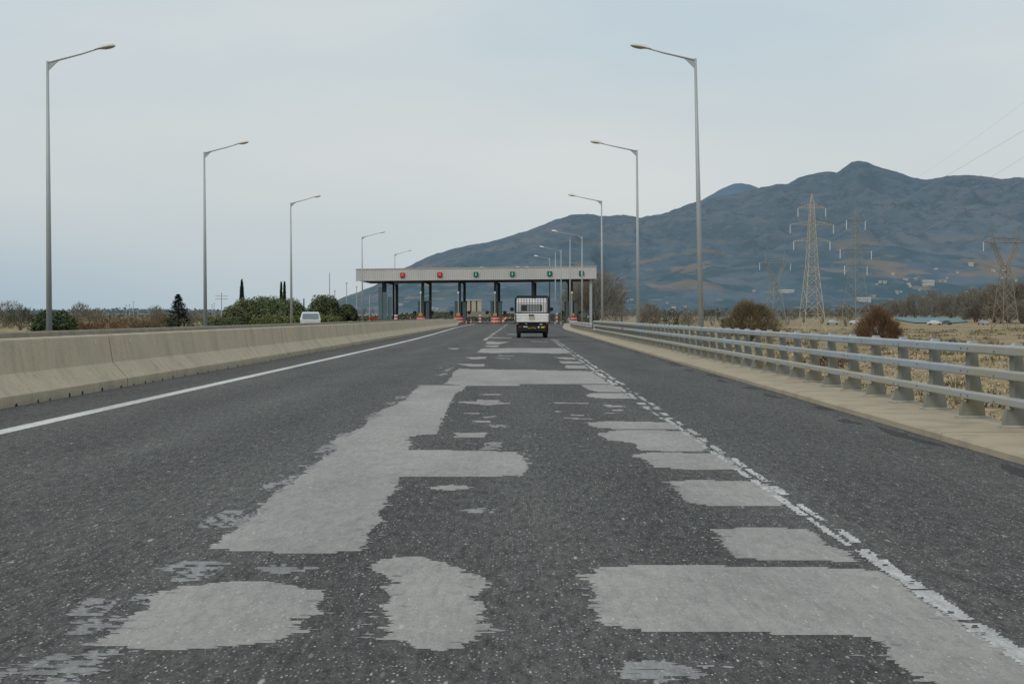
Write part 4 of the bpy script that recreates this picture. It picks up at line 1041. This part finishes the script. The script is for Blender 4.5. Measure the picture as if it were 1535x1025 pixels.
# ------------------------------------------------------------------ vegetation
def bare(name, label, cat, px, Y, H, Wd, n_, m_, seed, group=None, tw=.03, low=.15, stems=14, dark=None, tl=.13, X=None, mound=0.):
    r = random.Random(seed); X = W(px, Y) if X is None else X; z = ground_z(X, Y) - .1
    t = thing(name, label, cat, (X, Y, z), 0, group)
    mb = MB(); tips = []
    for i in range(stems):
        a = r.uniform(0, 6.283); rr = r.uniform(.2, 1) ** .6 * Wd / 2; hh = H * r.uniform(.6, .97) * (1 - .3 * (rr / (Wd / 2)) ** 2)
        tip = Vector((rr * math.cos(a), rr * math.sin(a), hh)); mid = Vector((tip.x * .35, tip.y * .35, hh * .5)) + Vector((r.uniform(-.05, .05) * Wd, r.uniform(-.05, .05) * Wd, 0))
        b0 = Vector((tip.x * .06, tip.y * .06, 0))
        mb.tube([b0, mid, tip], [.012 * H, .006 * H, .002 * H], 4, cap=False); tips.append((b0, mid, tip))
    mb.build('trunk', 'bark', t)
    mb = MB()
    lobes = [(r.uniform(0, 6.283), r.uniform(.25, .75), r.uniform(.6, 1.2)) for _ in range(11)]; sway = Vector((r.uniform(-20, 20), 0, 0))
    for i in range(n_):
        u = r.random(); v = r.uniform(-1, 1); a = r.uniform(0, 6.283)
        rad = .35 + .65 * r.random() ** .5
        f = max([s_ for (la, lr, s_) in lobes if abs((a - la + 3.14159) % 6.283 - 3.14159) < .5] or [.82])
        th = math.acos(v) if v > -.55 else math.acos(r.uniform(-.55, 1))
        x = math.sin(th) * math.cos(a) * rad * Wd / 2 * f; y = math.sin(th) * math.sin(a) * rad * Wd / 2 * f
        zz = H * (low + .38) + math.cos(th) * rad * H * (.62 - low * .5) * (.85 + .15 * f)
        if mound: q_ = 1 + mound * (.5 - zz / H); x *= q_; y *= q_
        bump_ = 1 + .38 * noise.noise(Vector((x, y, zz)) * (3.2 / max(Wd, H)) + sway); x *= bump_; y *= bump_; zz *= .5 + .5 * bump_
        if noise.noise(Vector((x, y, zz)) * (6 / Wd) + sway * 2) < -.28: continue
        zz = max(.02 * H, min(H * 1.06, zz))
        p = Vector((x, y, zz)); root = Vector((x * .2, y * .2, zz - H * .42))
        dv = (p - root).normalized() + Vector((r.uniform(-.4, .4), r.uniform(-.4, .4), r.uniform(-.15, .4)))
        dv.normalize(); ln = H * tl * r.uniform(.5, 1.5); e = p + dv * ln
        sd = dv.cross(Vector((r.uniform(-1, 1), r.uniform(-1, 1), r.uniform(-.3, .3)))).normalized() * tw * r.uniform(.5, 1.4)
        mb.add([p - sd, p + sd, e + sd * .25], [(0, 1, 2)])
    mb.build('crown', m_, t); return t
def leafcloud(mb, c, rx, ry, rz, n_, size, r, shell=.55, up=.25):
    for i in range(n_):
        v = Vector((r.gauss(0, 1), r.gauss(0, 1), r.gauss(0, 1))).normalized()
        k = shell + (1 - shell) * r.random() ** .6
        k *= 1 + .16 * noise.noise(v * 2.3 + Vector(c))
        p = Vector((c[0] + v.x * rx * k, c[1] + v.y * ry * k, c[2] + v.z * rz * k))
        nn = (v + Vector((r.uniform(-.8, .8), r.uniform(-.8, .8), r.uniform(-.8, .8) + up))).normalized()
        a = nn.orthogonal().normalized(); b_ = nn.cross(a); th = r.uniform(0, 6.28); a, b_ = a * math.cos(th) + b_ * math.sin(th), b_ * math.cos(th) - a * math.sin(th)
        s1 = size * r.uniform(.5, 1.4); s2 = s1 * r.uniform(.3, .7)
        mb.add([p - a * s1, p + b_ * s2, p + a * s1, p - b_ * s2], [(0, 1, 2, 3)])
def roundtree(name, label, cat, px, Y, top_py, Wd, m_, seed, group=None, clumps=26, per=110, size=.16, base=None, depth=None):
    r = random.Random(seed); X = W(px, Y); z = ground_z(X, Y) if base is None else base; H = ZP(top_py, Y) - z
    t = thing(name, label, cat, (X, Y, z), 0, group); dp = depth or Wd * .8
    mb = MB(); mb.tube([(0, 0, -.1), (.05, 0, H * .3), (0, .1, H * .7)], [.05 * H * .6, .03 * H, .008 * H], 7)
    for i in range(7):
        a = r.uniform(0, 6.28); mb.tube([(0, 0, H * .25), (math.cos(a) * Wd * .17, math.sin(a) * dp * .17, H * .5), (math.cos(a) * Wd * .33, math.sin(a) * dp * .33, H * .62)], [.02 * H, .012 * H, .004 * H], 5)
    mb.build('trunk', 'bark', t)
    mb = MB()
    cl_ = []
    for i in range(clumps):
        a = 6.283 * i * .618 + r.uniform(-.3, .3); v = (i + .5) / clumps
        zz = H * (.22 + .62 * v); e = math.sqrt(max(0, 1 - ((v - .25) / .82) ** 2)); k = r.uniform(.55, .8)
        cr = Wd * r.uniform(.13, .21)
        cl_.append((math.cos(a) * Wd / 2 * e * k, math.sin(a) * dp / 2 * e * k, min(zz, H - cr * .75), cr))
    for (x, y, zz, cr) in cl_: leafcloud(mb, (x, y, zz), cr, cr, cr * .8, per, size, r, .5, .3)
    leafcloud(mb, (0, 0, H * .45), Wd * .3, dp * .3, H * .3, clumps * per // 6, size * 1.3, r, .2, 0)
    mb.build('crown', m_, t); return t
# left side: round pines
for i, (px, Y, tp, wd, m_, l) in enumerate((
    (375, 215, 446, 7.2, 'pine', 'round dark green pine below the single cypress'), (400, 222, 443.5, 7.0, 'pine', 'broad green pine just right of the single cypress, taller of the left clump'),
    (425, 210, 447, 6.6, 'pine', 'round green pine in front of the paired cypresses'), (352, 205, 458, 4.0, 'pine', 'lower green pine at the left end of pine clump'),
    (487, 225, 441, 5.4, 'pine', 'dome shaped pine right of the white van'), (521, 230, 455, 3.2, 'pine', 'small round pine at the left edge of toll canopy'),
    (506, 228, 461, 3.2, 'pine_light', 'small yellowish green bush between the dome pine and toll canopy'), (438, 205, 452, 4.4, 'pine', 'green pine directly behind the lamp pole beside the van'))):
    roundtree('pine_tree', l, 'tree', px, Y, tp - 1.5, wd * 1.15, m_, 20 + i, 'round pines on the left', 34, 190, .17)
for i, (px, Y, tp, wd, l) in enumerate(((397, 170, 470, 4.6, 'light green low bush in front of the pine clump, left part'), (420, 172, 471, 3.6, 'light green low bush in front of the pine clump, middle'), (440, 168, 472, 2.8, 'light green bush right at the foot of the third left lamp'), (489, 185, 471, 3.4, 'light green bush right of the white van below the dome pine'),
                                 (322, 180, 473, 3.8, 'green hedge bush right of the second left lamp'), (342, 182, 474, 4.0, 'green hedge bush at the left foot of the pine clump'), (500, 215, 473, 4, 'pale green bush below the small pine near toll canopy'))):
    roundtree('green_bush', l, 'bush', px, Y, tp, wd, 'pine_light' if i not in (4, 5) else 'pine', 50 + i, 'green bushes at the foot of the pines', 14, 120, .13)
# cypresses
def cypress(px, Y, tp, wd, label, seed):
    r = random.Random(seed); X = W(px, Y); z = ground_z(X, Y); H = ZP(tp, Y) - z
    t = thing('cypress_tree', label, 'tree', (X, Y, z), 0, 'slim dark cypresses')
    mb = MB(); mb.tube([(0, 0, -.1), (0, 0, H * .8)], [.16, .03], 6); mb.build('trunk', 'bark', t)
    mb = MB()
    for i in range(1500):
        v = r.random(); zz = H * (.05 + .95 * v); e = (1 - v) ** .55 * min(1, v * 6 + .4) * wd / 2 * r.uniform(.6, 1.05); a = r.uniform(0, 6.28)
        p = Vector((math.cos(a) * e, math.sin(a) * e, zz)); dv = Vector((math.cos(a) * .3, math.sin(a) * .3, 1)).normalized() * r.uniform(.25, .6)
        sd = dv.cross(Vector((r.uniform(-1, 1), r.uniform(-1, 1), 0))).normalized() * r.uniform(.06, .13)
        mb.add([p - sd, p + sd, p + dv], [(0, 1, 2)])
    mb.build('crown', 'spruce', t)
cypress(362.5, 240, 421.5, 1.25, 'single slim dark cypress standing above the pine clump', 1)
cypress(421.5, 240, 425, .7, 'left one of the two thin cypresses side by side', 2); cypress(426.5, 240, 424.5, .75, 'right one of the two thin cypresses side by side', 3)
# dark conifer
def conifer(px, Y, tp, wd, label, seed):
    r = random.Random(seed); X = W(px, Y); z = ground_z(X, Y); H = ZP(tp, Y) - z
    t = thing('conifer_tree', label, 'tree', (X, Y, z))
    mb = MB(); mb.tube([(0, 0, -.1), (0, 0, H * .95)], [.13, .015], 7); mb.build('trunk', 'bark', t)
    mb = MB()
    for lv in range(24):
        v = lv / 23; zz = H * (.12 + .85 * v); ln = wd / 2 * (1 - v) ** .8 * r.uniform(.85, 1.1) + .06
        for b_ in range(17):
            a = r.uniform(0, 6.28); l2 = ln * r.uniform(.65, 1.12)
            for k in range(16):
                s_ = r.random() ** .7; p = Vector((math.cos(a) * l2 * s_, math.sin(a) * l2 * s_, zz - .12 * l2 * s_ + .2 * l2 * s_ * s_ + r.uniform(-.06, .06)))
                dv = Vector((math.cos(a + r.uniform(-.9, .9)), math.sin(a + r.uniform(-.9, .9)), r.uniform(-.3, .35))).normalized() * r.uniform(.1, .26)
                sd = dv.cross(Vector((r.uniform(-1, 1), r.uniform(-1, 1), 1))).normalized() * r.uniform(.03, .065)
                mb.add([p - sd, p + sd, p + dv], [(0, 1, 2)])
    mb.build('crown', 'spruce', t)
conifer(267, 130, 440.5, 3.7, 'dark pointed conifer left of the second left lamp', 5)
roundtree('juniper_bush', 'broad dark green bush behind the leftmost lamp pole', 'bush', 79, 92, 461.5, 3.6, 'juniper', 61, None, 28, 200, .12)
# rust bushes along the far carriageway
for i, (px, Y, h, wd, l) in enumerate(((128, 104, 1.75, 2.6, 'rusty red bush right of the broad dark bush'), (160, 112, 1.95, 3.6, 'rusty red bush midway between the leftmost lamp and the conifer'), (190, 116, 1.9, 3.6, 'wide rusty bush, third in the row towards the conifer'), (222, 126, 1.95, 3.2, 'olive brown bush left of the dark conifer'), (243, 140, 2.4, 3.0, 'grey olive bush touching the left side of conifer'))):
    bare('rusty_bush', l, 'bush', px, Y, h, wd, 3000, 'twig_rust' if i < 3 else 'twig_olive', 70 + i, 'rusty bushes on the left', .022)
for i, (px, Y, h, wd, m_, l) in enumerate(((122, 260, 4.7, 4.2, 'twig', 'pale bare tree right of the broad dark bush'), (143, 300, 3.9, 3.6, 'twig', 'second pale bare tree, smaller, near the leftmost lamp'), (31, 210, 3.9, 4.8, 'shrub', 'rounded grey brown tree left of the broad dark bush'), (8, 260, 5.0, 6.5, 'twig_grey', 'bare grey tree at the left edge of photo'), (235, 420, 5.2, 4.5, 'twig_grey', 'tall pale bare tree left behind the conifer'), (288, 330, 3.6, 4, 'twig_grey', 'bare grey tree right of the conifer'))):
    bare('bare_tree', l, 'tree', px, Y, h, wd, 1100, m_, 90 + i, 'bare trees on the left', .05)

# right side bushes
bare('rusty_bush', 'big rust red bush directly behind the railing, right of the second pylon', 'bush', 1319, 150, 4.6, 5.2, 9000, 'twig_rust', 31, None, .024, .0, 34, tl=.15, mound=.9)
bare('olive_bush', 'large olive brown bush behind the railing, left of the tallest pylon', 'bush', 1124, 175, 5.7, 6.6, 10000, 'twig_olive', 32, None, .028, .02, 26, mound=.5)
bare('bare_tree', 'big bare brown tree right behind the last canopy column', 'tree', 893, 260, 9.2, 10.5, 8000, 'twig', 33, None, .035, .12, 26)
bare('bare_tree', 'lower bare tree bulging left of the third right lamp', 'tree', 868, 275, 8.4, 7.5, 4200, 'twig', 34, None, .035)
bare('bare_tree', 'small bare bush between the big bare tree and the second right lamp', 'tree', 921, 250, 4.2, 5.5, 1500, 'twig', 35, None, .035)
bare('dark_bush', 'dark round bush just right of the second right lamp', 'bush', 973, 300, 6.4, 5.6, 2600, 'twig_grey', 36, None, .05, .05, 20)
for i, (px, Y, h, wd, m_, l) in enumerate(((1005, 310, 4.4, 6.0, 'shrub', 'low olive bush between the second and tallest right lamps'), (1032, 330, 4.2, 5, 'twig', 'pale bush just left of the tallest right lamp'), (1068, 420, 5, 8, 'shrub', 'dull green bush right of the tallest right lamp'), (1232, 480, 6.4, 8, 'twig_grey', 'grey bush behind the tallest pylon'), (1268, 400, 6.5, 6.5, 'twig_olive', 'brown bush at the feet of the second pylon'), (1180, 430, 5.5, 7, 'twig_grey', 'grey bush below the small left pylon'), (1205, 520, 6, 9, 'shrub', 'dark bush seen through the tallest pylon'), (1090, 300, 3, 3, 'shrub', 'small dark bush left of the large olive bush'))):
    bare('field_bush', l, 'bush', px, Y, h, wd, 1300, m_, 110 + i, 'bushes in the right field', .055)
for i, (px, Y, h, wd, l) in enumerate(((1428, 150, .9, 1.6, 'dark green tuft in the dry field, larger of two'), (1409, 152, .7, 1.3, 'dark green tuft in the dry field, smaller of two'), (1372, 158, .5, .9, 'tiny dark tuft near the rust red bush'), (1478, 160, .75, 3.2, 'wide dark scrub patch in the dry field near right edge'))):
    bare('scrub_tuft', l, 'bush', px, Y, h, wd, 700, 'shrub', 130 + i, 'low scrub in the field', .03, .0)
# belt of bare trees
r = random.Random(8); i = 0
for (px, tp, Y, wpx) in ((1352, 452, 900, 30), (1372, 446, 820, 34), (1400, 442, 860, 36), (1425, 446, 820, 34), (1446, 444, 640, 36), (1466, 440, 560, 40), (1490, 434, 520, 46), (1512, 432, 500, 44), (1532, 433, 490, 40), (1556, 430, 490, 44), (1330, 455, 940, 24), (1462, 460, 520, 30), (1500, 458, 480, 34), (1305, 458, 980, 26), (1385, 462, 900, 34), (1425, 466, 850, 34), (1535, 456, 470, 34)):
    X = W(px, Y); h = (ZP(tp, Y) - ground_z(X, Y)) * 1.12
    pos = {1532: 'at the right edge of photo', 1352: 'behind the left end of teal pond', 1466: 'above the grey parked car'}.get(px)
    bare('bare_tree', ('bare grey brown tree ' + pos + ' in the tree belt') if pos else 'bare grey brown tree in the long belt behind the teal pond', 'tree', px, Y, h, wpx * 1.35 / F * Y, 3600, 'twig_grey' if i % 3 else 'twig', 200 + i, None if pos else 'belt of bare trees on the right', .11, .06, 14); i += 1
# far woods (one mass)
def woods(name, m_, x0, x1, Y0, Y1, n_, hmin, hmax, seed, label):
    r = random.Random(seed); mb = MB()
    for i in range(n_):
        Y = r.uniform(Y0, Y1); px = r.uniform(x0, x1); X = W(px, Y)
        hh = hmin + (hmax - hmin) * max(0, .5 + .9 * noise.noise(Vector((X * .012, Y * .01, seed)))) * (.6 + .4 * noise.noise(Vector((X * .06, Y * .03, seed))))
        p = Vector((X, Y, ground_z(X, Y) + r.random() ** .8 * hh)); s_ = r.uniform(.5, 1.5) * Y / 900
        a = Vector((r.uniform(-1, 1), r.uniform(-1, 1), r.uniform(-.6, .6))).normalized() * s_; b_ = Vector((r.uniform(-.6, .6), r.uniform(-.6, .6), 1)).normalized() * s_ * .8
        mb.add([p - a, p + b_, p + a, p - b_ * .5], [(0, 1, 2, 3)])
    o = mb.build(name, m_); return tag(o, label, 'woods', kind='stuff')
woods('far_woods', 'woods', 840, 1900, 900, 1500, 16000, 2, 10, 3, 'grey brown band of far woodland between the dry field and the mountain')
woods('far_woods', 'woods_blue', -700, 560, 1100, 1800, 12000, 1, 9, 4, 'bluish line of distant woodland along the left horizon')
woods('far_woods', 'scrub', -500, 345, 220, 800, 14000, .3, 3.2, 5, 'low dull scrubland between the far carriageway and the left horizon')
woods('far_woods', 'shrub', 530, 890, 285, 520, 12000, .5, 3.0, 6, 'olive scrub seen beneath the toll canopy')

# dry grass beyond the railing (uncountable)
r = random.Random(12); mb = MB()
for i in range(34000):
    y = 7 + 120 * r.random() ** 1.7; x = 5.7 + (6 + y * .65) * r.random() ** 1.2
    if x > edge_r(y) + 60: continue
    if noise.noise(Vector((x * .35, y * .2, 4))) < -.18: continue
    z = ground_z(x, y) - .02; p = Vector((x, y, z)); h = r.uniform(.03, .11) * (1 + y / 120)
    for k in range(2):
        a = r.uniform(0, 6.28); dv = Vector((math.cos(a) * 1.6, math.sin(a) * 1.6, 1)) * h; sd = Vector((-math.sin(a), math.cos(a), 0)) * r.uniform(.01, .022) * (1 + y / 40)
        mb.add([p - sd, p + sd, p + dv], [(0, 1, 2)])
tag(mb.build('dry_grass', 'tuft'), 'dry tan grass covering the slope and field beyond the railing', 'grass', kind='stuff')

# low weeds scattered over the field (uncountable)
r = random.Random(15); mb = MB()
for i in range(1500):
    y = 14 + 330 * r.random() ** 1.5; x = edge_r(y) + 2 + (8 + y * .7) * r.random()
    if noise.noise(Vector((x * .05, y * .03, 8))) < -.05: continue
    z = ground_z(x, y); w_ = r.uniform(.25, 1.0) * (1 + y / 250)
    for k in range(26):
        p = Vector((x + r.gauss(0, w_ * .5), y + r.gauss(0, w_ * .5), z)); h = r.uniform(.05, .3) * w_ ** .5
        dv = Vector((r.uniform(-.7, .7), r.uniform(-.7, .7), 1)) * h * 1.4; sd = Vector((r.uniform(-1, 1), r.uniform(-1, 1), 0)).normalized() * r.uniform(.015, .04) * (1 + y / 70)
        mb.add([p - sd, p + sd, p + dv], [(0, 1, 2)])
tag(mb.build('weeds', 'weed'), 'brown and olive weeds strewn over the dry field on the right', 'weeds', kind='stuff')
bare('brown_bush', 'dark brown rounded bush low behind the railing posts, nearest bush to the road', 'bush', 1246, 84, 1.15, 2.2, 1500, 'twig_brown', 44, None, .02, .02, 16)
# pond
pts = [(W(x, Y), Y) for x, Y in ((1342, 900), (1400, 880), (1442, 700), (1452, 520), (1420, 470), (1372, 480), (1345, 640))]
mb = MB(); cxp, cyp = sum(p[0] for p in pts) / 7, sum(p[1] for p in pts) / 7
mb.v = [(x, y, ground_z(x, y) + .35) for x, y in pts]; mb.f = [tuple(range(7))]; mb.m = [0]
struct('water', mb, 'pond')

# ------------------------------------------------------------------ pylons and cables
def lattice(mb, z0, w0, z1, w1, k, bw):
    cs = lambda z, w_: [(sx * w_ / 2, sy * w_ / 2, z) for sx, sy in ((-1, -1), (1, -1), (1, 1), (-1, 1))]
    zs = [z0]; tot = 0
    ratio = (w1 / w0) ** (1 / k) if w0 > 0 else 1
    hs = [ratio ** i for i in range(k)]; S = sum(hs)
    for h in hs: zs.append(zs[-1] + (z1 - z0) * h / S)
    for a, b_ in zip(zs, zs[1:]):
        wa = w0 + (w1 - w0) * (a - z0) / (z1 - z0); wb = w0 + (w1 - w0) * (b_ - z0) / (z1 - z0)
        A, B = cs(a, wa), cs(b_, wb)
        for i in range(4):
            j = (i + 1) % 4
            mb.bar(A[i], B[i], bw * 1.25); mb.bar(A[i], B[j], bw * .7); mb.bar(A[j], B[i], bw * .7); mb.bar(B[i], B[j], bw * .6)
def arm(mb, z, half, dep, w_, bw):
    for sx in (-1, 1):
        tip = Vector((sx * half, 0, z))
        for sy in (-1, 1):
            mb.bar((sx * w_ / 2, sy * w_ / 2, z), tip, bw); mb.bar((sx * w_ / 2, sy * w_ / 2, z + dep), tip, bw * .8)
        for k in range(1, 4):
            s_ = k / 4; x = sx * (w_ / 2 + (half - w_ / 2) * s_); y = w_ / 2 * (1 - s_)
            mb.bar((x, -y, z), (x, y, z), bw * .6); mb.bar((x, -y, z), (x - sx * .3, -y, z + dep * (1 - s_)), bw * .6)
def strings(t, pts, ln, m_='insulator'):
    for (x, z) in pts:
        mb = MB(); prof = []
        for i in range(9): zz = -ln * i / 8; prof += [(.06, zz), (.13, zz - ln * .05)]
        mb.lathe(prof[::-1], (x, 0, z), 8); mb.build('insulator', m_, t)
def tower(px, Y, H, w0, label, m_, arms, bw, rz=0, far=False):
    X = W(px, Y); z = ground_z(X, Y)
    t = thing('power_pylon', label, 'pylon', (X, Y, z), rz)
    mb = MB(); lattice(mb, 0, w0, H * .47, w0 * .45, 5, bw); lattice(mb, H * .47, w0 * .45, H * .80, w0 * .24, 6, bw * .8); lattice(mb, H * .80, w0 * .24, H * .92, w0 * .17, 4, bw * .7); lattice(mb, H * .92, w0 * .17, H, .06, 2, bw * .6)
    mb.build('mast', m_, t)
    pts = []
    for (zf, half) in arms:
        mb = MB(); arm(mb, H * zf, half, H * .025, w0 * .25, bw * .8); mb.build('crossarm', m_, t); pts += [(-half, H * zf - .1), (half, H * zf - .1)]
    strings(t, pts, 1.75 if not far else 2.0)
    return t
T1 = tower(1217, 285, 31.0, 5.0, 'tallest pale lattice pylon behind the railing with three crossarms', 'pylon', ((.895, 3.2), (.775, 5.0), (.655, 4.2)), .088, .1)
T2 = tower(1283, 305, 29.5, 5.4, 'greyer lattice pylon right of the tallest one, faint against the mountain', 'pylon_far', ((.9, 3.0), (.66, 5.0), (.53, 3.6)), .085, .5, True)
def ytower(px, Y, H, w0, label, m_, bw, rz=0, spread=.24):
    X = W(px, Y); z = ground_z(X, Y); t = thing('power_pylon', label, 'pylon', (X, Y, z), rz)
    mb = MB(); wz = H * .62; lattice(mb, 0, w0, wz, w0 * .33, 6, bw); mb.build('mast', m_, t)
    for sx in (-1, 1):
        mb = MB(); a = Vector((sx * w0 * .13, 0, wz)); b_ = Vector((sx * H * spread * .55, 0, H * .84)); c_ = Vector((sx * H * spread * .62, 0, H))
        for s_ in (-1, 1):
            mb.bar(a + Vector((0, s_ * .5, 0)), b_ + Vector((-.3 * sx, s_ * .4, 0)), bw); mb.bar(a + Vector((sx * .7, s_ * .5, 0)), b_ + Vector((.5 * sx, s_ * .4, 0)), bw)
        for k in range(6):
            p, q = k / 6, (k + 1) / 6
            mb.bar(a.lerp(b_, p) + Vector((-.2 * sx, -.4, 0)), a.lerp(b_, q) + Vector((.5 * sx, -.4, 0)), bw * .7); mb.bar(a.lerp(b_, p) + Vector((.5 * sx, .4, 0)), a.lerp(b_, q) + Vector((-.2 * sx, .4, 0)), bw * .7)
        mb.bar(b_ + Vector((-.3 * sx, 0, 0)), c_, bw); mb.bar(b_ + Vector((.5 * sx, 0, 0)), c_, bw)
        mb.build('fork', m_, t)
    mb = MB(); hw = H * spread
    for s_ in (-1, 1):
        mb.bar((-hw, 0, H * .84), (hw, s_ * .4, H * .84), bw); mb.bar((-hw * .55, s_ * .4, H * .88), (hw * .55, s_ * .4, H * .88), bw * .8)
    for k in range(10):
        x = -hw * .55 + hw * 1.1 * k / 10; mb.bar((x, 0, H * .84 if k % 2 else H * .88), (x + hw * .11, 0, H * .88 if k % 2 else H * .84), bw * .7)
    mb.bar((-hw, 0, H * .84), (-hw * .55, 0, H * .88), bw * .8); mb.bar((hw, 0, H * .84), (hw * .55, 0, H * .88), bw * .8)
    mb.build('crossarm', m_, t)
    strings(t, [(-hw, H * .84), (hw, H * .84)], 2.2)
ytower(1162, 420, 24.5, 5.6, 'small forked lattice pylon left of the tallest one', 'pylon_far', .12, .35)
ytower(1507, 330, 27.0, 5.0, 'brown forked lattice pylon rising from the tree belt at right edge', 'pylon_rust', .13, .25)
def wire(p, q, sag, label, rad=.03):
    p, q = Vector(p), Vector(q); mb = MB(); pts = []
    for i in range(25):
        s_ = i / 24; v = p.lerp(q, s_); v.z -= sag * 4 * s_ * (1 - s_); pts.append(v)
    mb.tube(pts, rad, 5); tag(mb.build('power_cable', 'cable'), label, 'cable')
def w3(px, py, Y): return (W(px, Y), Y, ZP(py, Y))
wire(w3(1246, 358, 285), w3(2000, -88, 95), .8, 'power cable running from the tallest pylon up to right edge, second highest in the sky', .016)
wire(w3(1252, 332, 285), w3(2000, -230, 95), 3.2, 'faintest power cable, highest one in the upper right sky', .008)
wire(w3(1305, 365, 305), w3(2000, -75, 100), 1.6, 'power cable leaving the mountain ridge right of the saddle, third from top', .014)
wire(w3(1300, 378, 305), w3(2000, -20, 100), 2.4, 'lowest power cable above the right mountain ridge', .012)

# ------------------------------------------------------------------ small poles
def upole(px, Y, tp, label, r_=.09, cross=0., m_='pole', tip=True):
    X = W(px, Y); z = ground_z(X, Y); H = ZP(tp, Y) - z
    t = thing('utility_pole', label, 'pole', (X, Y, z), 0, 'thin distant poles')
    mb = MB(); mb.tube([(0, 0, 0), (0, 0, H)], [r_ * 1.3, r_], 6); mb.build('mast', m_, t)
    if cross:
        for dz in (0, .09): mb = MB(); mb.box(-cross, cross, -.08, .08, H * (.9 - dz) - .08, H * (.9 - dz) + .08); mb.build('crossarm', m_, t)
    elif tip:
        mb = MB(); mb.box(-.35, .35, -.15, .15, H + .002, H + .3); mb.build('lamp_head', m_, t)
upole(332, 330, 439, 'distant pole with two short crossarms left of the pine clump', .12, 1.6)
upole(494, 420, 409, 'tall thin distant mast above the dome pine', .14, 0, 'pole', False)
upole(502, 420, 437, 'short distant pole just right of the tall thin mast', .12)
upole(519.5, 430, 425, 'distant light pole between the tall mast and toll canopy', .12)
upole(534.5, 430, 431, 'distant light pole just below the left canopy corner', .12)
upole(554, 260, 441, 'grey pole between the slim lamp and glass screen', .09, 0, 'pole', False)
upole(455.5, 240, 447.5, 'dark bare post sticking up above the white van', .13, 0, 'bark', False)
upole(932, 330, 428, 'bare wooden pole between the third and second right lamps', .14, 0, 'bark', False)
for px, tp in ((189, 458), (194, 457), (200, 453), (207, 466), (318, 458), (321, 455)): upole(px, 600, tp, 'tiny distant pole on the left horizon', .13)

# ------------------------------------------------------------------ far houses
r = random.Random(21)
from mathutils.bvhtree import BVHTree
bvh = BVHTree.FromPolygons(HILLS[0][0], HILLS[0][1])
def house(px, py, wpx, h, label, grp, roof='roof', wall='wall', deep=10):
    dv = Vector(((px - CX) / F, 1, (CY - py) / F)).normalized()
    hit = bvh.ray_cast(Vector((0, 0, CH)), dv)[0]
    if hit is None: return
    X, D, z = hit; w_ = wpx / F * D
    t = thing('village_house', label, 'house', (X, D, z - 1), 0, grp)
    mb = MB(); h = h * .5; deep = deep * .6; mb.box(-w_ / 2, w_ / 2, -deep / 2, deep / 2, -3, h + 1); mb.build('wall', wall, t)
    e = min(1.3, w_ * .12)
    mb = MB(); mb.prism([(-deep / 2 - .5, h + 1.002), (0, h + 1 + e), (deep / 2 + .5, h + 1.002)], 'x', -w_ / 2 - .4, w_ / 2 + .4); mb.build('roof', roof, t)
    return t
house(1391, 424, 17, 6, 'long white shed on the foothills above the bare tree belt', None, 'wall', deep=20)
house(1391, 428, 17, 3, 'second long pale shed just below the long white one', None, 'wall', 'wall_beige', 14)
house(1455, 398.5, 7, 9, 'bright white house alone on the slope left of the forked right pylon', None, 'wall')
house(1179, 438.5, 22, 6, 'long pale flat building between the small left pylon and the tallest pylon', None, 'wall', deep=16)
house(1294, 451, 20, 8, 'wide pale industrial hall behind the second pylon', None, 'wall', deep=24)
house(1338, 412, 5, 6, 'small white house higher up, right of the second pylon', None)
for px, py, wp_ in ((1314, 426, 3), (1319, 423, 4), (1326, 424, 5), (1357, 420, 6), (1362, 426, 4), (1364, 429, 3), (1344, 437, 4), (1350, 438, 3), (1378, 435, 3), (1372, 419, 5), (1409, 422, 5), (1416, 422.5, 4), (1448, 438, 5), (1469, 438.5, 5), (1419, 417, 3), (1488, 406, 6), (1504, 406, 5), (1502, 416, 4), (1523, 421, 4), (1403, 404, 4), (1130, 437, 4), (1310, 444, 4), (1345, 440, 3), (940, 452, 4), (947, 450, 4), (952, 470, 5), (1000, 455, 4), (1010, 462, 5), (1027, 461, 3), (1052, 457, 4), (601, 458, 5), (648, 463, 5), (655, 464, 4), (1210, 452, 4), (1435, 409, 3)):
    house(px, py, wp_ * 1.15, r.uniform(2.2, 4.5), 'tiny pale village house scattered on the lower mountain slope', 'village houses on the mountain foot', r.choice(['roof', 'wall', 'wall_beige']), r.choice(['wall', 'wall', 'wall_beige']))
